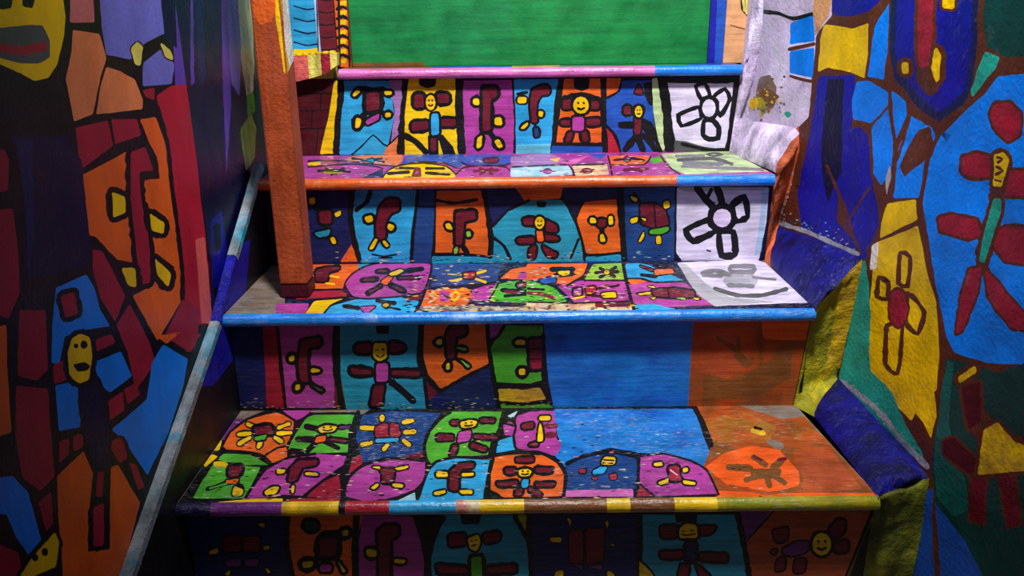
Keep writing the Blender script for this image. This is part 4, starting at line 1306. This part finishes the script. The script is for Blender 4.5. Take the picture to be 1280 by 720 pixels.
p.fig('floating yellow and blue figure on navy').F('yellow', [(823, 206), (840, 179), (888, 185), (882, 216), (828, 217)], 6).L('black', 5, [(835, 195), (880, 198)]).L('black', 5, [(830, 208), (875, 210)]).F('cyan', [(783, 246), (820, 224), (852, 228), (832, 257), (788, 260)], 4).F('crimson', [(723, 235), (757, 235), (752, 257), (728, 257)], 3).F('crimson', [(860, 260), (892, 254), (892, 282), (864, 282)], 4).F('crimson', [(778, 276), (807, 269), (801, 288)], 3).F('crimson', [(852, 162), (882, 149), (877, 168)], 3).end()
p.T('J')
p.fig('pink stick figure with yellow paws on magenta').F('crimson', [(124, 225), (172, 219), (176, 265), (188, 287), (124, 287), (134, 255)], 7).F('yellow', [(58, 210), (96, 204), (102, 221), (64, 222)], 6).F('yellow', [(189, 235), (211, 227), (214, 247), (194, 250)], 6).F('yellow', [(78, 295), (126, 279), (127, 296), (88, 307)], 6).F('yellow', [(189, 285), (248, 295), (242, 307), (194, 302)], 6).L('lightpink', 4, [(135, 240), (165, 262)]).end()
p.scuffs(13, 330, ((300, 520), (880, 514), (960, 622), (250, 628)), ['black', 'cream', 'palegrey', 'black', 'greywood'], 0.55, 5, 0.9, 'worn flecks on the lowest tread')
p.build()


# ---------------- mural on the left wall panel
reg = [proj((PAN_X, 0.62, 0.15)), proj((PAN_X, edge_y - 0.0005, 0.15)), proj((PAN_X, edge_y - 0.0005, CAM_H + 0.50)), proj((PAN_X, 0.62, CAM_H + 0.50))]
p = Paint(wall_left, 'left', lambda px, py: at_x(px, py, PAN_X), reg, 'black', (1, 0, 0), wob=0.8, grow=0.8)
p.T('K')
for q, c in (([(-1200, -500), (-330, -300), (-330, 120), (-1200, 60)], 'peach'), ([(-300, -300), (-80, -200), (-80, 240), (-300, 200)], 'yellow'),
             ([(-1200, 100), (-330, 160), (-330, 700), (-1200, 700)], 'crimson'), ([(-300, 240), (-80, 280), (-80, 700), (-300, 760)], 'sky'),
             ([(-1200, 740), (-330, 740), (-330, 1250), (-1200, 1300)], 'orange'), ([(-300, 800), (-80, 740), (-80, 1250), (-300, 1300)], 'crimson'),
             ([(-1200, 1340), (-330, 1290), (-330, 2300), (-1200, 2600)], 'sky'), ([(-300, 1340), (-80, 1290), (-80, 2200), (-300, 2300)], 'orange')):
    p.P(c, q)
p.fig('large yellow face with dark lips')
p.P('yellow', [(-60, -60), (230, -60), (246, 60), (241, 130), (216, 240), (180, 292), (130, 303), (70, 272), (0, 242), (-60, 230)])
p.P('black', [(-40, -60), (55, -60), (44, 30), (5, 36), (-40, 20)]).P('black', [(78, -60), (145, -60), (122, 32), (85, 25)])
p.P('greydark', [(-40, 108), (110, 94), (160, 94), (187, 150), (187, 216), (150, 238), (80, 238), (0, 218), (-40, 210)]).P('crimson', [(-40, 158), (80, 174), (172, 154), (177, 190), (90, 207), (-40, 192)]).end()
p.P('dullpink', [(265, -60), (346, -60), (352, 82), (265, 82)]).P('peach', [(275, 113), (372, 130), (397, 215), (372, 300), (346, 427), (280, 452), (249, 300), (270, 200)])
p.P('peach', [(400, 253), (445, 268), (502, 298), (533, 370), (533, 407), (363, 427), (380, 320)])
p.P('periwinkle', [(373, -60), (607, -60), (622, 120), (542, 160), (490, 222), (400, 202), (384, 100)])
p.P('periwinkle', [(538, 238), (602, 188), (652, 240), (642, 312), (538, 322)]).P('violet', [(645, -60), (716, -60), (716, 310), (660, 322), (655, 200), (650, 100)])
p.P('navydeep', [(600, -60), (652, -60), (662, 180), (620, 140)])
p.fig('pair of yellow-green eyes on violet').F('stripeyellow', [(490, 180), (515, 154), (537, 175), (527, 247), (505, 242)], 4).F('stripeyellow', [(600, 158), (642, 190), (650, 227), (620, 216)], 4).end()
p.P('crimson', [(538, 340), (577, 330), (577, 372), (550, 362)])
p.P('red', [(588, 362), (640, 325), (716, 315), (724, 500), (748, 720), (770, 900), (795, 1210), (745, 1215), (690, 1110), (682, 930), (655, 740), (640, 560)])
p.P('crimson', [(285, 480), (402, 454), (422, 546), (304, 632)]).P('crimson', [(419, 450), (512, 449), (527, 506), (434, 537)])
p.T('L')
p.P('salmon', [(735, 300), (765, 290), (795, 610), (758, 610)])
p.P('orange', [(302, 62), (400, 12), (472, -28), (482, 100), (497, 382), (440, 372), (360, 286), (338, 281), (320, 130)])
p.P('orange', [(528, -150), (582, -160), (622, -50), (640, 0), (662, 200), (682, 400), (682, 522), (590, 674), (500, 510), (577, 470), (566, 400), (560, 280), (545, 150), (540, 78), (602, 72), (592, -10), (560, -70)])
p.L('black', 14, [(590, -200), (628, -60), (645, 100), (665, 250), (684, 420), (684, 525)])
p.fig('long crimson figure with yellow hands')
p.F('crimson', [(490, -30), (545, -50), (576, 38), (522, 44), (530, 150), (555, 280), (566, 382), (562, 462), (525, 467), (505, 280), (490, 150)], 16)
p.F('yellow', [(420, 118), (470, 140), (472, 196), (425, 217)], 18).F('yellow', [(560, 198), (617, 235), (614, 277), (570, 267)], 17)
p.F('yellow', [(455, 404), (507, 404), (512, 477), (480, 472)], 17).F('yellow', [(580, 368), (642, 425), (632, 477), (590, 432)], 18).end()
p.fig('dark blue standing torso').P('navydeep', [(40, -90), (245, -95), (285, -20), (305, 0), (338, 300), (332, 392), (200, 432), (98, 442), (95, 100)]).P('navy', [(60, -80), (120, -80), (130, 300), (105, 420), (98, 200)]).end()
p.P('crimson', [(-60, -30), (12, -40), (32, 0), (27, 112), (-60, 122)]).P('crimson', [(-60, 190), (46, 185), (67, 350), (72, 502), (30, 592), (-60, 562)])
p.P('orange', [(-60, 640), (22, 620), (24, 760), (40, 1020), (-60, 1050)])
p.P('sky', [(198, 622), (213, 480), (322, 433), (352, 480), (372, 560), (408, 622), (300, 637), (240, 662), (222, 760), (196, 760)])
p.P('crimson', [(350, 338), (382, 344), (427, 430), (468, 510), (432, 602), (380, 520), (350, 410)]).P('crimson', [(438, 622), (486, 543), (562, 690), (580, 760), (510, 860), (480, 720)])
p.P('crimson', [(688, 524), (748, 560), (735, 690), (712, 718), (618, 662)])
p.F('crimson', [(228, 510), (280, 494), (292, 577), (244, 592)], 16)
p.T('M')
p.P('crimson', [(60, -75), (135, -75), (142, 100), (110, 132), (54, 117)]).P('crimson', [(50, 150), (142, 160), (152, 300), (162, 422), (120, 463), (68, 422), (48, 300)])
p.P('sky', [(283, 80), (362, 48), (393, 120), (330, 168), (300, 142)]).P('sky', [(168, 150), (222, 138), (243, 180), (238, 272), (178, 283)])
p.P('sky', [(458, 82), (490, 28), (562, 70), (545, 160), (505, 285), (442, 414), (380, 322), (338, 281), (442, 191)])
p.P('crimson', [(160, 90), (192, 74), (197, 132), (164, 142)]).P('crimson', [(323, 200), (367, 169), (372, 222), (329, 252)]).P('crimson', [(374, 160), (407, 143), (418, 176), (384, 202)])
p.P('orange', [(470, 0), (540, -10), (500, 22)]).P('crimson', [(530, -5), (600, -5), (562, 47)])
p.P('orange', [(173, 422), (250, 348), (277, 410), (268, 500), (262, 650), (332, 642), (332, 500), (335, 395), (352, 388), (418, 500), (350, 770), (195, 770), (178, 560)])
p.fig('yellow-headed figure in a dark blue robe')
p.L('black', 22, [(285, 35), (350, 15)]).F('crimson', [(280, 12), (336, -6), (347, 20), (290, 47)], 8)
p.F('navydeep', [(243, 130), (292, 128), (312, 180), (327, 300), (327, 392), (285, 402), (258, 300), (243, 200)], 8)
p.F('yellow', [(215, 8), (240, -8), (270, 4), (277, 60), (267, 132), (235, 143), (208, 117), (203, 50)], 13)
p.E('black', 252, 26, 11, 12, 0).E('black', 228, 30, 6, 7, 0).P('black', [(218, 86), (255, 78), (272, 92), (262, 104), (234, 108)])
p.F('crimson', [(293, 410), (312, 404), (307, 482), (288, 482)], 9).F('crimson', [(280, 515), (312, 500), (312, 627), (280, 632)], 12).end()
for q in ([(178, 315), (207, 309), (207, 352), (178, 383)], [(219, 300), (247, 293), (250, 332), (221, 347)], [(338, 310), (367, 308), (383, 362), (360, 383), (333, 340)], [(388, 380), (407, 384), (434, 452), (415, 463)]):
    p.F('crimson', q, 9)
p.P('sky', [(-60, 430), (40, 423), (82, 470), (122, 612), (85, 653), (50, 602), (20, 532), (-60, 532)]).P('crimson', [(118, 500), (152, 469), (158, 562), (140, 583)]).P('crimson', [(-60, 600), (52, 650), (63, 692), (30, 770), (-60, 770)])
p.fig('small yellow face looking up').F('yellow', [(55, 770), (60, 720), (100, 660), (165, 588), (178, 620), (168, 692), (100, 722), (90, 770)], 9).E('black', 135, 648, 10, 12, 0).E('black', 105, 665, 10, 12, 0).end()
p.build()

# ---------------- shiny streaked wall between the panel and the post
reg = [proj((-0.507, edge_y + 0.002, 0.2)), proj((-0.507, YB[3] + .028, 0.4)), proj((-0.507, YB[3] + .028, CAM_H + .5)), proj((-0.507, edge_y + 0.002, CAM_H + .5))]
p = Paint(wall_left, 'gloss', lambda px, py: at_x(px, py, -0.507), reg, 'navydeep', (1, 0, 0), wob=1.2)
p.T('K')
p.P('violet', [(715, -60), (722, -60), (728, 310), (716, 320)]).P('navy', [(730, -60), (760, -60), (770, 300), (745, 320)])
p.P('periwinkle', [(848, -80), (892, -80), (905, 200), (898, 360), (868, 310), (855, 120)]).P('violet', [(830, -80), (850, -80), (866, 400), (850, 650), (836, 300)])
p.P('palegreen', [(890, -80), (948, -80), (955, 150), (950, 340), (925, 360), (904, 200)]).P('darkgreen', [(946, -80), (1100, -80), (1100, 900), (950, 640), (955, 300)])
p.P('lime', [(903, 485), (942, 420), (960, 480), (954, 590), (925, 640), (908, 545)]).P('green', [(925, 360), (950, 345), (955, 420), (930, 440)])
p.T('L').P('royal', [(790, 230), (830, 190), (850, 330), (830, 470), (800, 480)]).P('black', [(800, 240), (825, 235), (828, 330), (806, 345)])
p.build()
# blue painted inside of the stringer
a, b = proj((-0.486, chain[0].y, 0.0)), proj((-0.486, chain[-1].y, 0.0))
top = [proj((-0.486, q.y, q.z - 0.010)) for q in chain]
p = Paint(trim, 'riser', lambda px, py: at_x(px, py, -0.4858), [top[0], top[1], top[2], top[3], proj((-0.486, chain[-1].y - .001, 0.1)), proj((-0.486, chain[0].y + .05, 0.002))], 'black', (1, 0, 0), base_name='stringer_paint')
p.T('X').P('royal', [(288, 315), (312, 300), (306, 380), (291, 450), (266, 482), (240, 482), (258, 430), (276, 400)]).P('black', [(150, 700), (240, 490), (300, 480), (330, 400), (360, 300), (420, 720), (160, 740)])
p.build()


# ---------------- back wall pieces above the landing
def back_piece(name, x0, x1, proud, base, col='panel'):
    y = YB[3] + 0.03 - proud
    a, b = at_y(x0, 40, y), at_y(x1, 40, y)
    o = box(name, (a.x, y, ZT[3]), (b.x, YB[3] + 0.031, CAM_H + 0.48), mat(base, col), wall_back, 0.0)
    r = [proj((a.x, y, ZT[3])), proj((b.x, y, ZT[3])), proj((b.x, y, CAM_H + .3)), proj((a.x, y, CAM_H + .3))]
    return Paint(o, col, lambda px, py: at_y(px, py, y - 0.0006), r, base, UPY)


p = back_piece('blue_boarding', 362, 396, 0.006, 'cyan').T('N')
for i in range(-3, 6):
    p.L('navy', 7, [(590, 30 + i * 60), (630, 42 + i * 60), (660, 48 + i * 60), (705, 40 + i * 60)])
p.P('yellow', [(590, 246), (640, 250), (715, 240), (730, 275), (590, 280)]).build()
p = back_piece('pale_strip', 395.5, 399, 0.010, 'paleblue').T('N')
p.L('navy', 5, [(700, -100), (712, 270)]).build()
p = back_piece('dark_red_boarding', 399, 420, 0.006, 'maroon').T('N')
for i in range(-3, 6):
    p.L('black', 6, [(715, 58 + i * 62), (750, 66 + i * 62), (800, 56 + i * 62)])
p.build()
p = back_piece('striped_column', 420.5, 436, 0.016, 'orange').T('N')
for i in range(-3, 7):
    y0 = -10 + i * 48
    p.L('black', 14, [(805, y0 + 8), (835, y0 - 4), (870, y0 + 14)]).P('yellow', [(820, y0 + 18), (852, y0 + 14), (848, y0 + 38), (818, y0 + 34)])
p.L('black', 10, [(812, -120), (818, 330)]).L('black', 10, [(864, -120), (868, 330)]).build()
p = back_piece('green_panel', 438, 889, 0.010, 'panelgreen').T('X')
p.P('deepgreen', [(440, -80), (640, -80), (640, 60), (440, 70)]).P('brown', [(440, 79), (530, 78), (530, 84), (440, 84)])
p.build()
p = back_piece('blue_door_frame', 887, 906, 0.022, 'royal').T('P')
p.P('cobalt', [(-5, -100), (25, -100), (18, 250), (-20, 250)]).build()
p = back_piece('tan_board', 906, 960, 0.012, 'tan').T('P')
p.P('black', [(75, -60), (120, -60), (122, 30), (105, 65), (80, 35)]).L('stripeyellow', 8, [(85, -20), (92, 40)]).L('stripeyellow', 8, [(100, -20), (100, 50)]).L('stripeyellow', 8, [(113, -20), (108, 40)]).L('brown', 4, [(40, 95), (125, 118)]).build()

# ---------------- striped plaster ledge beside the top nose
ly = YN[3] - 0.012
lz = ZT[3] - 0.03
front = [at_y(x, y, ly) for x, y in ((366, 70), (395, 68), (421, 66), (421, 82), (405, 93), (388, 98), (366, 103))]
n = len(front)
vv = front + [q + Vector((0, YB[2] - 0.0015 - ly, 0)) for q in front]
ff = [list(range(n))[::-1], list(range(n, 2 * n))] + [[i, (i + 1) % n, n + (i + 1) % n, n + i] for i in range(n)]
ledge = mesh_obj('plaster_ledge', vv, ff, [mat('stripeyellow', 'curb')])
tag(ledge, 'chunky plaster ledge striped pink and yellow beside the orange post', 'ledge')
p = Paint(ledge, 'curb', lambda px, py: at_y(px, py, ly - 0.0007), [proj(q) for q in front], 'stripeyellow', UPY)
p.T('N').P('salmon', [(560, 240), (652, 240), (668, 420), (560, 420)], 'painted_stripe').P('crimson', [(722, 240), (765, 240), (775, 420), (732, 420)], 'painted_stripe').build()
box('ledge_top', (XL, YB[2] - 0.0014, ZT[3] - THICK + 0.0008), (at_y(421, 75, YB[3]).x, YB[3] + 0.001, front[1].z), mat('stripeyellow', 'curb'), ledge)
for i in range(6):
    q = front[0].lerp(front[2], 0.12 + i * 0.15)
    bm = bmesh.new()
    bmesh.ops.create_icosphere(bm, subdivisions=2, radius=1.0)
    for v in bm.verts:
        d = 1 + 0.25 * noise.noise(v.co * 1.7 + Vector((i * 3, 0, 0)))
        v.co = Vector((v.co.x * 0.0085 * d, v.co.y * 0.010 * d, v.co.z * 0.004 * d)) + q + Vector((0, 0.012, 0.0015))
    me = bpy.data.meshes.new('plaster_lump')
    bm.to_mesh(me)
    bm.free()
    me.materials.append(mat('yellow', 'curb'))
    o = bpy.data.objects.new('plaster_lump', me)
    COL.objects.link(o)
    o.parent = ledge
    for f in me.polygons:
        f.use_smooth = True

# ---------------- orange post standing on the second tread
q0, q1 = at_z(352, 373, ZT[1]), at_z(384, 375, ZT[1])
PX0, PX1, PY0, PY1 = q0.x, q1.x, q0.y, q0.y + 0.052
post = empty('wooden_post', ((PX0 + PX1) / 2, (PY0 + PY1) / 2, ZT[1]))
tag(post, 'square orange wooden post with a white and yellow top standing on a painted step', 'post')
shaft = box('shaft', (PX0, PY0, ZT[1] + 0.026), (PX1, PY1, TOP), mat('rust2', 'post'), post, 0.002)
foot = box('foot', (PX0 - 0.001, PY0 - 0.001, ZT[1] + 0.0002), (PX1 + 0.001, PY1 + 0.001, ZT[1] + 0.027), mat('darkmaroon', 'post'), post, 0.003)
foot['label'] = 'dark stained foot of the post'
e = 0.0022
p = Paint(shaft, 'post', lambda px, py: at_y(px, py, PY0 - 0.0004), [proj((x, PY0, z)) for x, z in ((PX0 + e, ZT[1] + .03), (PX1 - e, ZT[1] + .03), (PX1 - e, TOP - .2), (PX0 + e, TOP - .2))], 'rust2', UPY, wob=1.0)
W = [(508, -400), (700, -400), (700, 240), (600, 270), (560, 360), (545, 200)]
YL = [(490, -400), (512, -400), (534, 200), (566, 330), (556, 372), (540, 360), (520, 220), (500, 90)]
OR = [(380, -400), (495, -400), (500, 60), (470, 110), (420, 120), (390, 60)]
p.T('N').P('orange', OR).P('warmwhite', W).P('yellow', YL).P('orange', [(560, 400), (640, 380), (660, 900), (600, 800)]).build()
p = Paint(shaft, 'post', lambda px, py: at_x(px, py, PX1 + 0.0004), [proj((PX1, y, z)) for y, z in ((PY0 + e, ZT[1] + .03), (PY1 - e, ZT[1] + .03), (PY1 - e, TOP - .2), (PY0 + e, TOP - .2))], 'rust2', (1, 0, 0), wob=1.0)
p.T('N').P('warmwhite', W).P('yellow', YL).build()

# ---------------- mural on the right wall


def rw(px, py):
    q = on_plane(px, py, RW_P, RW_N)
    return q + RW_N * lump(q)


def wy(y, z):
    return proj((RW_A + RW_B * y, y, z))


reg = [wy(1.93, CAM_H - 0.28), wy(1.93, CAM_H + 0.42), wy(0.62, CAM_H + 0.42), wy(0.62, 0.02), wy(1.2, 0.02)]
p = Paint(wall_right, 'right', rw, reg, 'umber', (-1, 0, 0), grid=13, wob=1.0, grow=0.6)
p.T('P')
p.P('lilac', [(20, -500), (418, -600), (412, 60), (346, 132), (342, 300), (334, 440), (300, 475), (190, 650), (20, 650)])
p.L('black', 13, [(160, 44), (220, 50), (272, 70), (345, 52)])
p.P('tan', [(362, -600), (418, -600), (414, 0), (400, 62), (344, 134), (340, 60)])
p.P('azure', [(260, 90), (336, 60), (341, 152), (260, 166)]).P('azure', [(260, 195), (341, 180), (347, 290), (300, 282), (260, 272)])
p.L('umber', 12, [(258, 185), (300, 175), (340, 165)]).L('umber', 9, [(262, 285), (300, 298), (342, 305)])
p.fig('chipped yellow and brown plaster patch', 'chipped_patch')
rr = random.Random(3)
p.P('greywood', [(150, 290), (190, 280), (215, 330), (205, 400), (165, 430), (135, 390), (140, 330)]).P('brown', [(150, 345), (185, 330), (225, 360), (200, 400), (160, 405)]).P('olive', [(125, 360), (160, 365), (185, 400), (150, 415)])
for i in range(70):
    cx, cy = 185 + rr.gauss(0, 28), 370 + rr.gauss(0, 34)
    s = rr.uniform(2.5, 8)
    p.P(rr.choice(['brown', 'greydark', 'olive', 'brown', 'yellow']), [(cx - s, cy), (cx, cy - s * .8), (cx + s, cy + s * .2), (cx + s * .2, cy + s)])
p.P('yellow', [(113, 372), (142, 365), (150, 395), (122, 415)]).P('turq', [(240, 425), (255, 415), (272, 430), (255, 445)]).end()
p.P('curborange', [(190, 720), (215, 610), (300, 470), (305, 560), (270, 720), (200, 900)])
p.P('royal', [(415, -700), (640, -900), (606, -10), (560, 42), (480, 62), (418, 52)])
p.P('yellow', [(385, 94), (440, 100), (500, 110), (557, 88), (556, 200), (541, 292), (480, 266), (400, 252), (364, 267), (369, 150)])
p.P('royal', [(368, 288), (502, 284), (492, 450), (472, 560), (440, 720), (430, 830), (560, 960), (500, 980), (310, 860), (300, 720), (345, 500)])
p.P('navydeep', [(402, 300), (462, 298), (450, 640), (400, 760), (385, 640)])
p.P('royal', [(480, 490), (520, 478), (547, 510), (552, 640), (590, 760), (600, 840), (540, 960), (470, 830), (445, 720), (460, 600)])
p.P('azure', [(585, 100), (632, 14), (638, 150), (616, 297), (558, 286)]).P('azure', [(510, 308), (562, 304), (632, 350), (632, 390), (560, 462), (498, 446), (493, 380)])
p.P('azure', [(563, 480), (632, 409), (642, 500), (637, 640), (605, 693), (568, 650)]).P('azure', [(644, 340), (692, 380), (697, 430), (655, 522)])
p.P('azure', [(664, 562), (711, 434), (792, 480), (802, 510), (770, 592), (750, 740), (654, 740), (659, 660)])
p.L('umber', 9, [(400, 620), (440, 720), (480, 830), (530, 950)]).L('umber', 8, [(560, 700), (500, 790), (470, 830)]).L('umber', 9, [(640, 100), (636, 400), (655, 600), (650, 720)]).L('umber', 10, [(660, 600), (710, 430)])
p.fig('brown leaf shape').P('umber', [(673, 622), (700, 550), (740, 490), (787, 473), (797, 540), (770, 602), (690, 664)]).end()
p.P('navy', [(653, -1000), (990, -1200), (972, 150), (942, 330), (912, 392), (820, 454), (740, 402), (658, 292), (643, 180)])
p.P('royal', [(680, -900), (965, -1050), (950, 150), (920, 330), (890, 370), (822, 420), (760, 370), (690, 290), (665, 180)])
p.fig('red flower stem with yellow petals on royal blue')
p.F('yellow', [(690, 235), (716, 231), (714, 276), (689, 277)], 15, 'umber').F('yellow', [(810, 190), (826, 178), (842, 210), (832, 302), (804, 313), (788, 266)], 17, 'umber')
p.P('umber', [(745, 240), (800, 240), (830, 340), (800, 362), (770, 350), (740, 300)]).F('crimson', [(765, -700), (825, -700), (811, 120), (790, 252), (755, 252), (750, 150)], 12, 'umber')
p.F('yellow', [(842, -60), (892, -60), (887, 36), (846, 30)], 8, 'umber').end()
p.P('darkgreen', [(1000, -1400), (5000, -3600), (5000, 150), (1070, 212), (1008, 172), (998, 100)]).P('turq', [(980, 240), (1000, 194), (1052, 215), (1042, 251), (950, 362), (943, 340)])
p.P('azure', [(1048, 288), (1160, 278), (5000, 230), (5000, 1500), (1000, 1360), (880, 1320), (850, 1260), (820, 1150), (790, 930), (768, 750), (790, 602), (822, 512), (930, 412), (1000, 352)])
p.fig('red blob beside the tall figure').F('crimson', [(1030, 390), (1090, 385), (1132, 420), (1127, 502), (1080, 532), (1030, 482), (1014, 430)], 10, 'umber').P('red', [(1050, 440), (1100, 430), (1115, 480), (1070, 500)]).end()
p.fig('tall red-limbed figure with a yellow face on sky blue')
p.F('crimson', [(905, 588), (970, 574), (1012, 590), (1012, 662), (950, 667), (905, 652)], 11, 'umber').F('crimson', [(1085, 640), (1250, 640), (1250, 730), (1062, 735)], 11, 'umber')
p.T('Q')
p.L('umber', 46, [(1030, 110), (1020, 200), (985, 330), (975, 410)])
p.F('crimson', [(820, 215), (870, 204), (960, 225), (977, 282), (930, 297), (828, 267)], 9, 'umber').F('crimson', [(1020, 272), (1060, 250), (1250, 255), (1250, 400), (1060, 382), (1020, 332)], 9, 'umber')
p.F('crimson', [(930, 410), (975, 400), (962, 500), (907, 642), (885, 652), (900, 520)], 8, 'umber').F('crimson', [(985, 410), (1060, 480), (1152, 580), (1165, 642), (1100, 632), (1005, 512)], 8, 'umber')
p.F('turq', [(1015, 145), (1051, 145), (1041, 200), (1000, 330), (985, 387), (964, 381), (980, 290)], 10, 'umber')
p.T('P').F('yellow', [(1025, 580), (1065, 569), (1087, 600), (1071, 650), (1052, 703), (1014, 697), (1025, 640)], 13, 'umber')
p.L('umber', 9, [(1040, 590), (1060, 596), (1040, 610)]).L('umber', 9, [(1035, 625), (1060, 640), (1030, 655)]).L('umber', 7, [(1025, 675), (1050, 680)]).end()
p.T('Q')
p.P('yellow', [(630, 165), (741, 149), (747, 222), (640, 276), (604, 291), (614, 230)])
p.P('yellow', [(588, 312), (702, 268), (747, 248), (772, 400), (802, 532), (823, 720), (818, 860), (760, 900), (725, 975), (660, 920), (640, 880), (545, 780), (552, 640), (560, 560), (580, 400)])
p.T('R').P('yellow', [(410, 188), (500, 132), (508, 240), (497, 305), (470, 252)]).T('Q')
p.fig('crimson-centred flower in brown outline on yellow')
p.L('umber', 15, [(680, 348), (716, 364), (701, 472), (670, 462)], True).L('umber', 15, [(600, 440), (632, 460), (626, 522), (588, 512)], True).L('umber', 15, [(700, 500), (762, 570), (741, 652), (694, 612)], True).L('umber', 15, [(624, 622), (682, 620), (662, 800), (612, 765)], True)
p.E('crimson', 665, 555, 33, 72, 7, 'umber').end()
p.P('turq', [(510, 400), (547, 378), (557, 480), (562, 560), (552, 720), (555, 790), (640, 880), (700, 990), (760, 1090), (785, 1160), (600, 1000), (440, 870), (465, 720), (490, 560), (518, 480)])
p.P('warmwhite', [(573, 322), (597, 308), (592, 402), (568, 412)]).P('palegrey', [(620, 80), (634, 20), (640, 60), (625, 130)])
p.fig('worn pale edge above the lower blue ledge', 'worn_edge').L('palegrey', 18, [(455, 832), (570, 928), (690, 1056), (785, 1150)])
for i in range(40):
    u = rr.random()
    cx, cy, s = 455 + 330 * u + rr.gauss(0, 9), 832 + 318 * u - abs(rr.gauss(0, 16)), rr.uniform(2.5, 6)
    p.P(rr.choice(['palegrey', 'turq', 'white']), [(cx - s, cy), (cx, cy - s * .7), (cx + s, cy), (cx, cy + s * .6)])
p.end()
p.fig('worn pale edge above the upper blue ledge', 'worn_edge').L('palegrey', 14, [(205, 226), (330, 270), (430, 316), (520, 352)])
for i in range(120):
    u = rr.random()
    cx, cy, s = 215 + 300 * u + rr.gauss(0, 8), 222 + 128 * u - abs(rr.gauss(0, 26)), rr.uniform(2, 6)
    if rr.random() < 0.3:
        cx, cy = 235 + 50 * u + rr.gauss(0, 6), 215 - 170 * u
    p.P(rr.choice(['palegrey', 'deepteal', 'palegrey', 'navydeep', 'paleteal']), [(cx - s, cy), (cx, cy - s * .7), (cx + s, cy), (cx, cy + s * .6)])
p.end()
p.T('R')
p.P('darkgreen', [(538, 68), (600, 80), (690, 112), (770, 82), (3000, 150), (3000, 2400), (655, 1400), (600, 642), (510, 502), (500, 400), (522, 200)])
p.P('deepteal', [(540, 75), (556, 80), (548, 260), (600, 420), (610, 520), (560, 540), (514, 480), (506, 400), (522, 200)])
p.fig('dark figure with a yellow torso on deep green')
p.L('umber', 22, [(640, 230), (700, 290), (780, 325)]).L('umber', 26, [(600, 100), (620, 250), (640, 300)])
p.F('darkmaroon', [(580, 150), (640, 138), (642, 252), (610, 282)], 8, 'umber').F('darkmaroon', [(540, 310), (570, 304), (642, 380), (620, 417), (540, 352)], 7, 'umber')
p.F('maroon', [(620, 430), (662, 420), (652, 562), (608, 552)], 7, 'umber').F('maroon', [(700, 430), (742, 410), (757, 562), (720, 573)], 7, 'umber')
p.F('ochre', [(650, 280), (690, 258), (740, 318), (800, 340), (795, 402), (638, 417)], 9, 'umber').F('ochre', [(570, 122), (622, 88), (627, 110), (574, 142)], 10, 'umber').end()
p.P('cobalt', [(425, 565), (460, 470), (502, 458), (492, 600), (502, 1000), (360, 1000), (415, 640)]).P('cobalt', [(510, 502), (592, 620), (645, 740), (650, 1300), (520, 1000)])
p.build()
